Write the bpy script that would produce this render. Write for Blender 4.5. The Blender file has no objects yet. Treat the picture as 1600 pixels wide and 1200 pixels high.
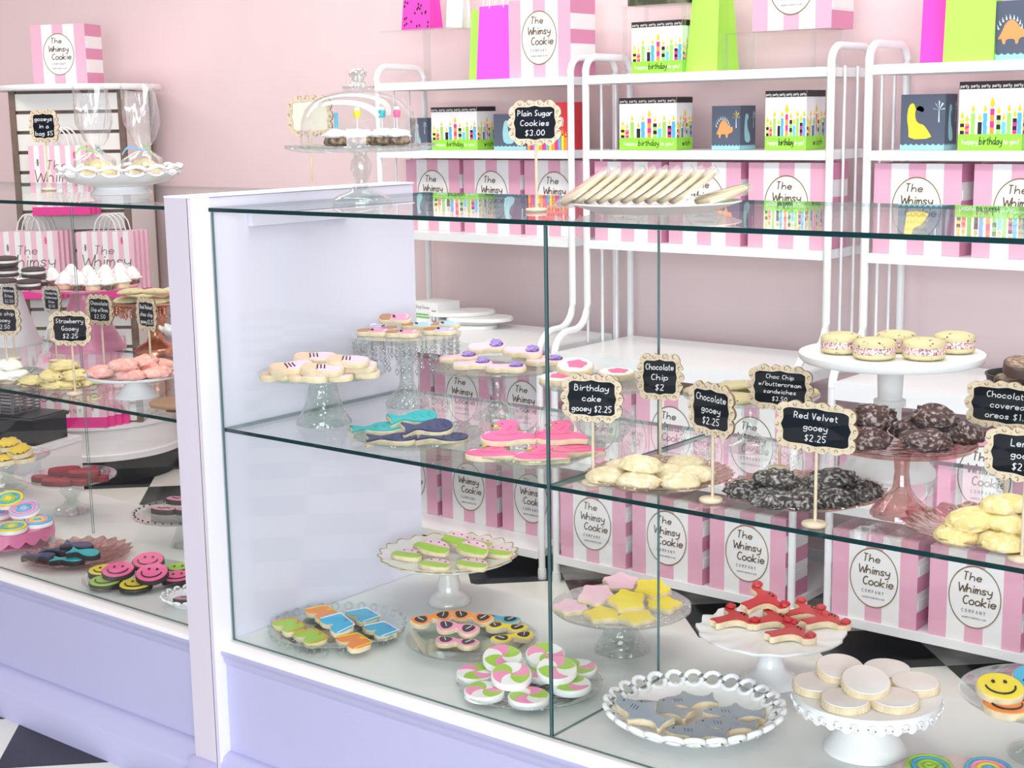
import bpy, bmesh, math, random
from mathutils import Vector, Matrix
random.seed(7)
scene = bpy.context.scene
C = scene.collection
PI = math.pi
# ------------------------------------------------------------------ camera
CAM = Vector((0.0, 0.0, 1.4836))
FPX, PITCH, YAW, ROLL = 2325.2, 0.17716, -0.68080, -0.01664
fw = Vector((math.sin(YAW)*math.cos(PITCH), math.cos(YAW)*math.cos(PITCH), -math.sin(PITCH)))
_r = Vector((math.cos(YAW), -math.sin(YAW), 0)); _u = _r.cross(fw)
rt = _r*math.cos(ROLL) + _u*math.sin(ROLL); up = -_r*math.sin(ROLL) + _u*math.cos(ROLL)
cd = bpy.data.cameras.new('camera'); cam = bpy.data.objects.new('camera', cd); C.objects.link(cam)
cd.sensor_width = 36.0; cd.lens = FPX/1600*36.0; cd.clip_start = 0.02
cam.matrix_world = Matrix(((rt.x, up.x, -fw.x, CAM.x), (rt.y, up.y, -fw.y, CAM.y), (rt.z, up.z, -fw.z, CAM.z), (0, 0, 0, 1)))
scene.camera = cam
# ------------------------------------------------------------------ light and exposure
world = bpy.data.worlds.new('world'); scene.world = world; world.use_nodes = True
bg = world.node_tree.nodes['Background']; bg.inputs[0].default_value = (0.87, 0.91, 1.0, 1); bg.inputs[1].default_value = 0.62
def area(name, loc, rot, sx, sy, power, col):
    l = bpy.data.lights.new(name, 'AREA'); l.shape = 'RECTANGLE'; l.size = sx; l.size_y = sy; l.energy = power; l.color = col
    o = bpy.data.objects.new(name, l); C.objects.link(o); o.location = loc; o.rotation_euler = rot; return o
area('ceiling_lamp_counter', (-1.9, 2.1, 2.92), (0, 0, 0), 3.6, 0.5, 52, (1.0, 0.96, 0.92))
area('ceiling_lamp_racks', (-2.6, 3.05, 2.92), (0, 0, 0), 4.8, 0.4, 28, (1.0, 0.93, 0.88))
area('ceiling_lamp_left', (-6.0, 2.3, 2.92), (0, 0, 0), 3.4, 0.5, 42, (1.0, 0.92, 0.86))
area('shop_window', (1.6, -2.6, 1.7), (math.radians(84), 0, math.radians(28)), 4.2, 2.4, 400, (0.88, 0.915, 1.0))
vs = scene.view_settings; vs.view_transform = 'Standard'; vs.look = 'None'; vs.exposure = -0.14; vs.gamma = 1.0; vs.use_curve_mapping = False
scene.cycles.max_bounces = 10; scene.cycles.transparent_max_bounces = 40; scene.cycles.glossy_bounces = 4
scene.cycles.transmission_bounces = 6; scene.cycles.diffuse_bounces = 4
scene.cycles.caustics_reflective = False; scene.cycles.caustics_refractive = False
# ------------------------------------------------------------------ pixel -> place
def ray(u, v): return fw + rt*((u-800)/FPX) - up*((v-600)/FPX)
def at(u, v, z):
    d = ray(u, v); t = (z-CAM.z)/d.z; return CAM + d*t
def atY(u, v, y):
    d = ray(u, v); return CAM + d*(y/d.y)
def depth(P): return (Vector(P)-CAM).dot(fw)
def size(px, P): return px*depth(P)/FPX
def z_at(v, P):
    lo, hi = 0.0, 2.2
    for _ in range(40):
        m = (lo+hi)/2; w = Vector((P[0], P[1], m))-CAM
        if 600-FPX*w.dot(up)/w.dot(fw) > v: lo = m
        else: hi = m
    return (lo+hi)/2
IMG = -YAW
# main levels (metres)
Y0, ZT, ZS, ZD = 2.0275, 1.3095, 0.8408, 0.3676
XW, XP = -2.4418, -1.566          # inner face of the end wall, glass divider
YB, YSB = 2.641, 2.600            # back of deck, back of shelf
YR, YL, YK, YWALL = 3.868, 3.688, 4.115, 4.20
TH = 0.008
# ------------------------------------------------------------------ materials
MATS = {}
def mat(name, col, rough=0.5, metal=0.0, spec=0.5, noise=0.0, nscale=30, bump=0.0, bscale=60, coat=0.0, sss=0.0, col2=None, thr=None, emis=0):
    if name in MATS: return MATS[name]
    m = bpy.data.materials.new(name); m.use_nodes = True; nt = m.node_tree; b = nt.nodes['Principled BSDF']
    b.inputs['Base Color'].default_value = (*col, 1); b.inputs['Roughness'].default_value = rough; b.inputs['Metallic'].default_value = metal
    b.inputs['Specular IOR Level'].default_value = spec; b.inputs['Coat Weight'].default_value = coat
    m.diffuse_color = (*col, 1)
    if noise or col2 is not None or bump:
        tc = nt.nodes.new('ShaderNodeTexCoord')
    if noise or col2 is not None:
        n = nt.nodes.new('ShaderNodeTexNoise'); n.inputs['Scale'].default_value = nscale; n.inputs['Detail'].default_value = 4
        nt.links.new(tc.outputs['Object'], n.inputs['Vector'])
        rp = nt.nodes.new('ShaderNodeValToRGB'); nt.links.new(n.outputs['Fac'], rp.inputs[0])
        if col2 is None:
            a = [max(0, c*(1-noise)) for c in col]; d = [min(1, c*(1+noise)) for c in col]
            rp.color_ramp.elements[0].position = 0.3; rp.color_ramp.elements[1].position = 0.7
        else:
            a, d = col, col2; t = thr or (0.45, 0.6)
            rp.color_ramp.elements[0].position = t[0]; rp.color_ramp.elements[1].position = t[1]
        rp.color_ramp.elements[0].color = (*a, 1); rp.color_ramp.elements[1].color = (*d, 1)
        nt.links.new(rp.outputs[0], b.inputs['Base Color'])
    if bump:
        n2 = nt.nodes.new('ShaderNodeTexNoise'); n2.inputs['Scale'].default_value = bscale; n2.inputs['Detail'].default_value = 5
        nt.links.new(tc.outputs['Object'], n2.inputs['Vector'])
        bp = nt.nodes.new('ShaderNodeBump'); bp.inputs['Strength'].default_value = bump; bp.inputs['Distance'].default_value = 0.004
        nt.links.new(n2.outputs['Fac'], bp.inputs['Height']); nt.links.new(bp.outputs[0], b.inputs['Normal'])
    MATS[name] = m; return m
def glass(name, tint=(0.96, 0.98, 0.97), base=0.03, edge=0.55, rough=0.03, bump=0.0, bscale=80, white=0.0, power=3.0):
    if name in MATS: return MATS[name]
    m = bpy.data.materials.new(name); m.use_nodes = True; nt = m.node_tree; nt.nodes.clear()
    out = nt.nodes.new('ShaderNodeOutputMaterial'); mx = nt.nodes.new('ShaderNodeMixShader')
    tr = nt.nodes.new('ShaderNodeBsdfTransparent'); tr.inputs[0].default_value = (*tint, 1)
    gl = nt.nodes.new('ShaderNodeBsdfGlossy'); gl.inputs['Roughness'].default_value = rough; gl.inputs['Color'].default_value = (1, 1, 1, 1)
    lw = nt.nodes.new('ShaderNodeLayerWeight'); lw.inputs[0].default_value = 0.5
    pw = nt.nodes.new('ShaderNodeMath'); pw.operation = 'POWER'; pw.inputs[1].default_value = power
    ml = nt.nodes.new('ShaderNodeMath'); ml.operation = 'MULTIPLY_ADD'; ml.inputs[1].default_value = edge; ml.inputs[2].default_value = base
    nt.links.new(lw.outputs['Facing'], pw.inputs[0]); nt.links.new(pw.outputs[0], ml.inputs[0]); nt.links.new(ml.outputs[0], mx.inputs[0])
    first = tr.outputs[0]
    if white:
        df = nt.nodes.new('ShaderNodeBsdfDiffuse'); df.inputs[0].default_value = (*[min(1, c*0.95) for c in tint], 1)
        m2 = nt.nodes.new('ShaderNodeMixShader'); m2.inputs[0].default_value = white
        nt.links.new(tr.outputs[0], m2.inputs[1]); nt.links.new(df.outputs[0], m2.inputs[2]); first = m2.outputs[0]
    if bump:
        tc = nt.nodes.new('ShaderNodeTexCoord'); n2 = nt.nodes.new('ShaderNodeTexVoronoi'); n2.inputs['Scale'].default_value = bscale
        nt.links.new(tc.outputs['Object'], n2.inputs['Vector']); bp = nt.nodes.new('ShaderNodeBump')
        bp.inputs['Strength'].default_value = bump; bp.inputs['Distance'].default_value = 0.004
        nt.links.new(n2.outputs['Distance'], bp.inputs['Height']); nt.links.new(bp.outputs[0], gl.inputs['Normal']); nt.links.new(bp.outputs[0], lw.inputs['Normal'])
    nt.links.new(first, mx.inputs[1]); nt.links.new(gl.outputs[0], mx.inputs[2]); nt.links.new(mx.outputs[0], out.inputs[0])
    m.diffuse_color = (*tint, 0.3); MATS[name] = m; return m
PANE = glass('pane_glass', (0.985, 0.995, 0.99), 0.018, 0.75, 0.0, power=4.5)
EDGE = mat('glass_edge', (0.004, 0.032, 0.034), 0.25, spec=0.2)
THINEDGE = mat('glass_edge_light', (0.10, 0.20, 0.195), 0.3, spec=0.2)
CLEAR = glass('clear_glass', (0.87, 0.91, 0.895), 0.05, 0.60, 0.04, power=2.0)
CUT = glass('cut_glass', (0.78, 0.82, 0.81), 0.10, 0.60, 0.06, bump=0.9, bscale=150, power=1.6)
PRESS = glass('pressed_glass', (0.82, 0.87, 0.845), 0.06, 0.50, 0.07, bump=0.7, bscale=90, power=1.8)
PINKGL = glass('pink_glass', (0.80, 0.58, 0.56), 0.08, 0.5, 0.06, bump=0.4, bscale=60, power=1.9)
AMBGL = glass('brown_pink_glass', (0.76, 0.60, 0.52), 0.08, 0.5, 0.08, bump=0.8, bscale=90, power=1.8)
ACRYL = glass('acrylic', (0.94, 0.95, 0.95), 0.04, 0.6, 0.03)
CELLO = glass('cellophane', (0.97, 0.97, 0.97), 0.07, 0.5, 0.12, bump=1.0, bscale=26, white=0.05, power=1.6)
PEARL = glass('pearl_glass', (0.93, 0.92, 0.86), 0.10, 0.4, 0.2, white=0.72)
MILK = mat('milk_glass', (0.90, 0.91, 0.91), 0.18, spec=0.6)
WHITE = mat('white_paint', (0.87, 0.87, 0.87), 0.45)
RACK = mat('rack_white_enamel', (0.90, 0.915, 0.92), 0.3)
RACKW = mat('rack_worn_enamel', (0.86, 0.87, 0.84), 0.4, col2=(0.16, 0.13, 0.11), thr=(0.66, 0.72), nscale=90)
LAV = mat('daylight_tinted_paint', (0.50, 0.49, 0.70), 0.5, bump=0.12, bscale=140)  # bluish daylight on the white panels is put into this colour
LAVIN = mat('daylight_tinted_lining', (0.74, 0.74, 0.845), 0.35)  # white lining with its bluish light mixed into the colour
POSTW = mat('white_trim_paint', (0.90, 0.90, 0.96), 0.4)
SILL = mat('cream_sill_paint', (0.93, 0.88, 0.85), 0.4)
DECK = mat('deck_laminate', (0.76, 0.78, 0.75), 0.35, noise=0.02, nscale=6)
WALL = mat('pink_wall_paint', (0.86, 0.685, 0.69), 0.75, noise=0.02, nscale=3, bump=0.08, bscale=200)
CEIL = mat('ceiling_paint', (0.86, 0.85, 0.84), 0.8)
TBLK = mat('black_floor_tile', (0.006, 0.008, 0.011), 0.28, noise=0.5, nscale=25)
TWHT = mat('white_floor_tile', (0.72, 0.72, 0.66), 0.32, col2=(0.45, 0.47, 0.42), thr=(0.66, 0.74), nscale=46)
GROUT = mat('floor_joint', (0.05, 0.05, 0.05), 0.8)
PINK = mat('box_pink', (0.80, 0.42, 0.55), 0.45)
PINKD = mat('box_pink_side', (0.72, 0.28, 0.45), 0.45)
BWHITE = mat('box_white', (0.88, 0.88, 0.87), 0.45)
GOLD = mat('gold_foil', (0.36, 0.25, 0.08), 0.32, metal=0.6)
INK = mat('logo_ink', (0.13, 0.085, 0.03), 0.45)
GREYINK = mat('grey_ink', (0.28, 0.28, 0.28), 0.6)
CHALKB = mat('chalkboard', (0.005, 0.008, 0.013), 0.5, spec=0.15, noise=0.4, nscale=20)
CHALK = mat('chalk', (0.80, 0.80, 0.80), 0.9)
WOOD = mat('sign_wood', (0.70, 0.57, 0.40), 0.6, noise=0.12, nscale=50)
WOODE = mat('burnt_edge', (0.20, 0.12, 0.06), 0.7)
DOUGH = mat('sugar_cookie', (0.76, 0.63, 0.41), 0.75, noise=0.13, nscale=45, bump=0.4, bscale=220)
POSTF = mat('post_front_shaded_paint', (0.70, 0.64, 0.71), 0.5)  # dimmer pinkish post front: shade mixed into the paint colour
BLACK = mat('black', (0.012, 0.012, 0.014), 0.4)
def ic(name, col, rough=0.42): return mat('icing_'+name, col, rough, noise=0.03, nscale=20, bump=0.15, bscale=120)
I = dict(pink=ic('pink', (0.87, 0.30, 0.48)), hot=ic('hot_pink', (0.90, 0.13, 0.33)), pale=ic('pale_pink', (0.88, 0.56, 0.66)), white=ic('white', (0.88, 0.87, 0.84)),
  black=ic('black', (0.012, 0.011, 0.013)), teal=ic('teal', (0.03, 0.42, 0.45)), navy=ic('navy', (0.025, 0.035, 0.12)), purple=ic('purple', (0.30, 0.20, 0.55)),
  lav=ic('lavender', (0.52, 0.45, 0.74)), blue=ic('light_blue', (0.36, 0.62, 0.80)), sky=ic('sky', (0.07, 0.44, 0.68)), orange=ic('orange', (0.88, 0.27, 0.05)),
  lime=ic('lime', (0.36, 0.60, 0.06)), yellow=ic('yellow', (0.88, 0.70, 0.04)), red=ic('red', (0.56, 0.025, 0.03)), grey=ic('shark_grey', (0.32, 0.37, 0.42)),
  brown=ic('brown', (0.42, 0.19, 0.10)), beige=ic('beige', (0.70, 0.50, 0.35)), mauve=ic('mauve', (0.58, 0.25, 0.32)))
# ------------------------------------------------------------------ mesh builder
class MB:
    def __init__(s): s.v = []; s.f = []; s.m = []; s.mats = []; s.sm = []
    def mi(s, m):
        if m not in s.mats: s.mats.append(m)
        return s.mats.index(m)
    def add(s, vs, fs, m, smooth=False):
        o = len(s.v); k = s.mi(m); s.v += [tuple(x) for x in vs]
        for f in fs: s.f.append([i+o for i in f]); s.m.append(k); s.sm.append(smooth)
    def box(s, a, b, m, mx=None):
        x0, y0, z0 = a; x1, y1, z1 = b
        vs = [Vector(q) for q in ((x0,y0,z0),(x1,y0,z0),(x1,y1,z0),(x0,y1,z0),(x0,y0,z1),(x1,y0,z1),(x1,y1,z1),(x0,y1,z1))]
        if mx is not None: vs = [mx @ q for q in vs]
        s.add(vs, [(0,3,2,1),(4,5,6,7),(0,1,5,4),(1,2,6,5),(2,3,7,6),(3,0,4,7)], m)
    def prism(s, pts, z0, z1, m, bev=0.0, mtop=None, mx=None, smooth=False):
        n = len(pts); cx = sum(q[0] for q in pts)/n; cy = sum(q[1] for q in pts)/n
        R = max(0.001, max(math.hypot(q[0]-cx, q[1]-cy) for q in pts)); k = 1-bev/R
        rings = [[(x, y, z0) for x, y in pts], [(x, y, z1-bev) for x, y in pts]]
        if bev: rings.append([(cx+(x-cx)*k, cy+(y-cy)*k, z1) for x, y in pts])
        vs = [q for r in rings for q in r]
        if mx is not None: vs = [mx @ Vector(q) for q in vs]
        fs = []
        for r in range(len(rings)-1):
            for i in range(n):
                j = (i+1) % n; fs.append((r*n+i, r*n+j, (r+1)*n+j, (r+1)*n+i))
        s.add(vs, fs+[tuple(reversed(range(n)))], m, smooth)
        t = (len(rings)-1)*n; s.add(vs[t:t+n], [tuple(range(n))], mtop or m)
    def lathe(s, prof, m, n=40, mod=None, off=(0, 0, 0), smooth=True, caps=True):
        vs = []; k = len(prof)
        for i in range(n):
            t = 2*PI*i/n
            for j, (r, z) in enumerate(prof):
                rr, zz = (r, z) if mod is None else mod(t, j, r, z)
                vs.append((off[0]+rr*math.cos(t), off[1]+rr*math.sin(t), off[2]+zz))
        fs = []
        for i in range(n):
            a = i*k; b = ((i+1) % n)*k
            for j in range(k-1): fs.append((a+j, b+j, b+j+1, a+j+1))
        s.add(vs, fs, m, smooth)
    def tube(s, pts, r, m, n=8, closed=False, smooth=True, r2=None):
        pts = [Vector(q) for q in pts]; L = len(pts); vs = []
        ref = Vector((0, 0, 1))
        for i, q in enumerate(pts):
            a = pts[(i-1) % L] if (closed or i > 0) else q; b = pts[(i+1) % L] if (closed or i < L-1) else q
            t = (b-a).normalized(); x = ref.cross(t)
            if x.length < 0.05: x = Vector((1, 0, 0)).cross(t)
            x.normalize(); y = t.cross(x)
            if i and vs:
                pass
            rr = r if r2 is None else r+(r2-r)*i/(L-1)
            for k in range(n):
                an = 2*PI*k/n; vs.append(q+(x*math.cos(an)+y*math.sin(an))*rr)
        fs = []
        for i in range(L if closed else L-1):
            a = i*n; b = ((i+1) % L)*n
            for k in range(n): fs.append((a+k, a+(k+1) % n, b+(k+1) % n, b+k))
        if not closed: fs += [tuple(reversed(range(n))), tuple(range((L-1)*n, L*n))]
        s.add(vs, fs, m, smooth)
    def blob(s, rx, ry, rz, m, amp=0.1, seed=0, seg=16, rings=8, flat=True, off=(0, 0, 0)):
        rnd = random.Random(seed); ph = [(rnd.uniform(1, 5), rnd.uniform(1, 5), rnd.uniform(1, 5), rnd.uniform(0, 6)) for _ in range(5)]
        vs = []
        for j in range(rings+1):
            p = PI*j/rings
            for i in range(seg):
                t = 2*PI*i/seg; x = math.sin(p)*math.cos(t); y = math.sin(p)*math.sin(t); z = math.cos(p)
                d = 1+amp*sum(math.sin(a*x*2+b*y*2+c*z*2+e) for a, b, c, e in ph)/3
                zz = z*rz*d
                if flat and z < 0: zz *= 0.55
                vs.append((off[0]+x*rx*d, off[1]+y*ry*d, off[2]+zz))
        lo = min(q[2] for q in vs)
        vs = [(x, y, z-lo+off[2]) for x, y, z in vs]
        fs = []
        for j in range(rings):
            for i in range(seg):
                k = (i+1) % seg; fs.append((j*seg+i, (j+1)*seg+i, (j+1)*seg+k, j*seg+k))
        s.add(vs, fs, m, True)
    def mesh(s, name):
        me = bpy.data.meshes.new(name); me.from_pydata(s.v, [], s.f)
        for m in s.mats: me.materials.append(m)
        me.polygons.foreach_set('material_index', s.m); me.polygons.foreach_set('use_smooth', s.sm); me.update(); me.set_sharp_from_angle(angle=math.radians(66))
        return me
    def build(s, name, parent=None, **k): return link(name, s.mesh(name), parent, **k)
def link(name, me, parent=None, loc=None, rot=None):
    o = bpy.data.objects.new(name, me); C.objects.link(o)
    if parent: o.parent = parent
    if loc is not None: o.location = loc
    if rot is not None: o.rotation_euler = rot
    return o
def tag(o, label=None, cat=None, group=None, kind=None):
    if label: o['label'] = label
    if cat: o['category'] = cat
    if group: o['group'] = group
    if kind: o['kind'] = kind
    return o
def thing(name, label, cat, loc=(0, 0, 0), rz=0.0, group=None):
    o = bpy.data.objects.new(name, None); C.objects.link(o); o.location = loc; o.rotation_euler = (0, 0, rz); o.empty_display_size = 0.02
    return tag(o, label, cat, group)
def copy_tree(o, parent=None):
    c = o.copy(); C.objects.link(c)
    if parent: c.parent = parent
    for ch in list(o.children): copy_tree(ch, c)
    return c
def struct(o): o['kind'] = 'structure'; return o
def circ(r, n=28, cx=0, cy=0, sc=0.0, k=0, ry=None):
    ry = ry or r
    return [(cx+(r*math.cos(2*PI*i/n))*(1+sc*math.cos(k*2*PI*i/n)), cy+(ry*math.sin(2*PI*i/n))*(1+sc*math.cos(k*2*PI*i/n))) for i in range(n)]
def smoothpoly(pts, it=2, closed=True):
    for _ in range(it):
        q = []; n = len(pts)
        for i in range(n if closed else n-1):
            a = pts[i]; b = pts[(i+1) % n]
            q += [(a[0]*.75+b[0]*.25, a[1]*.75+b[1]*.25), (a[0]*.25+b[0]*.75, a[1]*.25+b[1]*.75)]
        pts = q if closed else [pts[0]]+q[1:-1]+[pts[-1]]
    return pts
# ------------------------------------------------------------------ single-stroke handwriting
FONT = {'a':"45 36 15 03 12 32 44|45 43 52",'b':"09 02|04 26 45 43 22 03",'c':"45 26 05 03 22 43",'d':"45 26 05 03 22 44|49 43 52",'e':"04 44 45 26 05 03 22 43",
'f':"48 39 27 22|16 46",'g':"45 26 05 03 23 44|46 41 20 01",'h':"09 02|04 26 45 42",'i':"16 12|17 18",'k':"09 02|-46 04 42",'l':"19 12",'m':"06 02|04 16 25 22|24 36 55 52",
'n':"06 02|04 26 45 42",'o':"26 05 03 22 43 45 26",'p':"06 00|04 26 45 43 22 03",'r':"06 02|04 26 46",'s':"45 26 05 24 43 22 03",'t':"18 13 22 32|06 36",'u':"06 03 22 44|46 42",
'v':"-06 22 46",'w':"-06 12 25 32 46",'x':"-06 42|-46 02",'y':"06 04 23 44|46 41 20 00",'A':"-02 29 42|-15 35",'B':"-09 02|09 38 36 06|06 36 45 43 32 02",'C':"48 29 07 04 22 43",
'D':"-09 02|09 38 45 33 02",'E':"-49 09 02 42|-06 36",'G':"48 29 07 04 22 43 45 25",'H':"-09 02|-49 42|-05 45",'I':"-19 12",'K':"-09 02|-49 05 42",'L':"-09 02 42",
'M':"-02 09 25 49 42",'N':"-02 09 42 49",'O':"29 07 04 22 44 47 29",'P':"-09 02|09 38 46 25 05",'R':"-09 02|09 38 46 25 05|-25 42",'S':"48 29 07 25 44 22 03",'T':"-09 49|-29 22",
'U':"-09 04 22 44 49",'V':"-09 22 49",'W':"-09 22 47 62 89",'Y':"-09 25 49|-25 22",'0':"29 07 04 22 44 47 29",'1':"-18 29 22",'2':"08 29 47 02|-02 42",'3':"08 29 47 25 43 22 03",
'5':"-49 09 06|06 26 44 22 03",'$':"48 28 07 25 44 22 03|-29 21",'.':"-12 13",'/':"-02 39",'!':"-19 15|-12 13",'*':"-29 21|-05 45|-18 32|-38 12"}
WID = {'W':9, 'i':3, 'l':3, 'I':3, '.':3, ' ':3.5, 'm':6.8, '1':4, 't':4.4, 'r':4.8, '!':3}
def strokes(text, h, slant=0.0, spacing=1.0):
    s = h/7.0; x = 0; res = []
    for ch in text:
        for st in FONT.get(ch, '').split('|'):
            if not st: continue
            hard = st[0] == '-'; st = st.lstrip('-')
            q = [(int(t[0]), int(t[1])-2) for t in st.split()]
            if not hard and len(q) > 2: q = smoothpoly(q, 2, False)
            q = [((x+a+slant*b)*s, b*s) for a, b in q]
            res += [[q[i], q[i+1]] for i in range(len(q)-1)] if hard else [q]
        x += WID.get(ch, 5.8)*spacing
    return res, x*s-0.8*s
def write(mb, text, cx, cy, h, m, w, put, slant=0.0, maxw=None, spacing=1.0, sx=1.0):
    st, W = strokes(text, h, slant, spacing); k = sx
    if maxw and W*sx > maxw: k = maxw/W
    for q in st:
        q = [(cx+(a-W/2)*k, cy+b) for a, b in q]; n = len(q); L = []; Rr = []
        for i in range(n):
            a = q[max(0, i-1)]; b = q[min(n-1, i+1)]; dx, dy = b[0]-a[0], b[1]-a[1]; l = math.hypot(dx, dy) or 1e-6
            ex = w/2*(1 if 0 < i < n-1 else 1)
            L.append((q[i][0]-dy/l*ex, q[i][1]+dx/l*ex)); Rr.append((q[i][0]+dy/l*ex, q[i][1]-dx/l*ex))
        vs = [put(a, b) for a, b in L]+[put(a, b) for a, b in Rr]
        mb.add(vs, [(i, n+i, n+i+1, i+1) for i in range(n-1)], m)
# ================================================================== the room
m = MB(); m.box((-9, -4, -0.06), (4, YWALL+0.1, -0.004), GROUT); floor = struct(m.build('floor'))
S45 = 0.3048; P0 = 0.322*1.0594; Q0 = 4.351*1.0594
def clipY(poly, ymax):
    res = []
    for i in range(len(poly)):
        a = poly[i]; b = poly[(i+1) % len(poly)]
        if a[1] <= ymax: res.append(a)
        if (a[1] <= ymax) != (b[1] <= ymax):
            t = (ymax-a[1])/(b[1]-a[1]); res.append((a[0]+(b[0]-a[0])*t, ymax))
    return res
r2 = math.sqrt(2); rest = MB(); g = 0.0008; shared = {}
for i in range(-40, 24):
    for j in range(-40, 24):
        p = P0+(i+.5)*S45; q = Q0+(j+.5)*S45; cx = (p-q)/r2; cy = (p+q)/r2
        if not (-8.8 < cx < 3.5 and -3.8 < cy < YWALL+0.2): continue
        h = S45/2-g; pts = [((a-b)/r2, (a+b)/r2) for a, b in ((-h, -h), (h, -h), (h, h), (-h, h))]
        tm = TBLK if (i+j) % 2 == 0 else TWHT
        inside = -5.9 < cx < -0.9 and 1.35 < cy
        full = cy+S45/r2 <= YWALL
        if not inside or not full:
            poly = clipY([(cx+a, cy+b) for a, b in pts], YWALL-0.001)
            if len(poly) < 3: continue
            if not inside: rest.prism(poly, -0.004, 0.0, tm); continue
            mb = MB(); mb.prism([(a-cx, b-cy) for a, b in poly], -0.004, 0.0, tm); link('tile', mb.mesh('tile'), floor, loc=(cx, cy, 0)); continue
        if tm not in shared:
            mb = MB(); mb.prism(pts, -0.004, 0.0, tm); shared[tm] = mb.mesh('tile')
        link('tile', shared[tm], floor, loc=(cx, cy, 0))
tag(rest.build('tile_field', floor), kind='stuff')
m = MB(); m.box((-9, YWALL, 0), (4, YWALL+0.12, 3.0), WALL); struct(m.build('wall_back'))
m = MB(); m.box((-9.12, -4, 0), (-9, YWALL+0.12, 3.0), WALL); struct(m.build('wall_left'))
m = MB(); m.box((-9.12, -1.2, 3.0), (4, YWALL+0.12, 3.1), CEIL); struct(m.build('ceiling'))
m = MB(); m.box((-9, YWALL-0.012, 0), (4, YWALL-0.0005, 0.10), POSTW); struct(m.build('baseboard_back'))
# ================================================================== the display cases
def pane(name, a, b, parent, edge=EDGE, axis=None):
    x0, y0, z0 = a; x1, y1, z1 = b; d = (x1-x0, y1-y0, z1-z0); thin = d.index(min(d)) if axis is None else axis
    vs = [(x0,y0,z0),(x1,y0,z0),(x1,y1,z0),(x0,y1,z0),(x0,y0,z1),(x1,y0,z1),(x1,y1,z1),(x0,y1,z1)]
    fs = [((0,3,2,1),2),((4,5,6,7),2),((0,1,5,4),1),((1,2,6,5),0),((2,3,7,6),1),((3,0,4,7),0)]
    mb = MB(); mb.add(vs, [f for f, k in fs if k == thin], PANE); o = len(mb.v)
    mb.add(vs, [f for q, (f, k) in enumerate(fs) if k != thin and q == 2], edge)
    mb.add(vs, [f for q, (f, k) in enumerate(fs) if k != thin and q != 2], THINEDGE)
    return mb.build(name, parent)
def extrudeX(mb, prof, x0, x1, m):
    n = len(prof); vs = [(x0, y, z) for y, z in prof]+[(x1, y, z) for y, z in prof]
    mb.add(vs, [(i, (i+1) % n, n+(i+1) % n, n+i) for i in range(n)]+[tuple(range(n)), tuple(reversed(range(n, 2*n)))], m)
XPL = XW-0.074                      # left face of the end wall
YS, YPOST, YBP = 1.992, 1.976, 2.006   # sill nose, post front, base panel
def case(name, label, x0, x1):
    t = thing(name, label, 'display case', ((x0+x1)/2, (Y0+YB)/2, 0)); ox, oy = t.location.x, t.location.y
    def L(mb): mb.v = [(x-ox, y-oy, z) for x, y, z in mb.v]; return mb
    mb = MB(); mb.box((x0, Y0-0.012, ZD-0.022), (x1, YB, ZD), DECK); L(mb).build('deck', t)
    mb = MB(); mb.box((x0, YBP, 0), (x1, YBP+0.018, ZD-0.022), LAV); mb.box((x0, YB-0.02, 0.0), (x1, YB, ZD-0.022), LAV); L(mb).build('base_panel', t)
    mb = MB(); extrudeX(mb, [(Y0-0.012, ZD+0.001), (YS+0.004, ZD-0.003), (YS, ZD-0.006), (YS, ZD-0.014), (Y0-0.012, ZD-0.014)], x0, x1, SILL); L(mb).build('sill', t)
    mb = MB(); extrudeX(mb, [(YBP, ZD-0.0145), (YS+0.001, ZD-0.0145), (YS+0.002, ZD-0.026), (YS+0.006, ZD-0.029), (YS+0.007, ZD-0.038), (YBP-0.004, ZD-0.044), (YBP, ZD-0.052)], x0, x1, LAV); L(mb).build('sill_moulding', t)
    mb = MB(); extrudeX(mb, [(YBP, 0.0), (YBP-0.045, 0.0), (YBP-0.045, 0.072), (YBP-0.041, 0.076), (YBP-0.036, 0.078), (YBP-0.030, 0.098), (YBP-0.024, 0.101), (YBP-0.022, 0.110), (YBP-0.006, 0.118), (YBP, 0.118)], x0, x1, LAV); L(mb).build('baseboard', t)
    return t, L
right, LR = case('display_case', 'glass display case with mid shelf and lavender-tinted base, right of the white post', XW, 0.62)
left, LL = case('display_case', 'glass display case with mid shelf and lavender-tinted base, left of the white post', -5.0, XPL-0.006)
def rp(name, a, b, t=right, edge=EDGE, axis=None):
    ox, oy = t.location.x, t.location.y; return pane(name, (a[0]-ox, a[1]-oy, a[2]), (b[0]-ox, b[1]-oy, b[2]), t, edge, axis)
XR = 0.62
for a, b in ((XW+0.002, XP-0.001), (XP+0.001, -0.66), (-0.658, XR)):
    rp('front_pane', (a, Y0, ZD+0.001), (b, Y0+0.006, ZT-TH-0.001), edge=THINEDGE)
rp('glass_top', (XW+0.001, Y0-0.006, ZT-TH), (XR, 2.69, ZT))
for a, b in ((XW+0.001, XP-0.0035), (XP+0.0035, -0.665), (-0.655, XR)):
    rp('glass_shelf', (a, Y0+0.0065, ZS-TH), (b, YSB, ZS))
rp('glass_divider', (XP-0.003, Y0+0.0065, ZD+0.001), (XP+0.003, 2.385, ZT-TH-0.001))
rp('glass_divider', (-0.663, Y0+0.0065, ZD+0.001), (-0.657, 2.385, ZT-TH-0.001))
mb = MB(); mb.box((XPL, YPOST, 0), (XW-0.002, YB+0.01, 1.330), LAVIN); LR(mb).build('end_wall', right)
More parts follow.
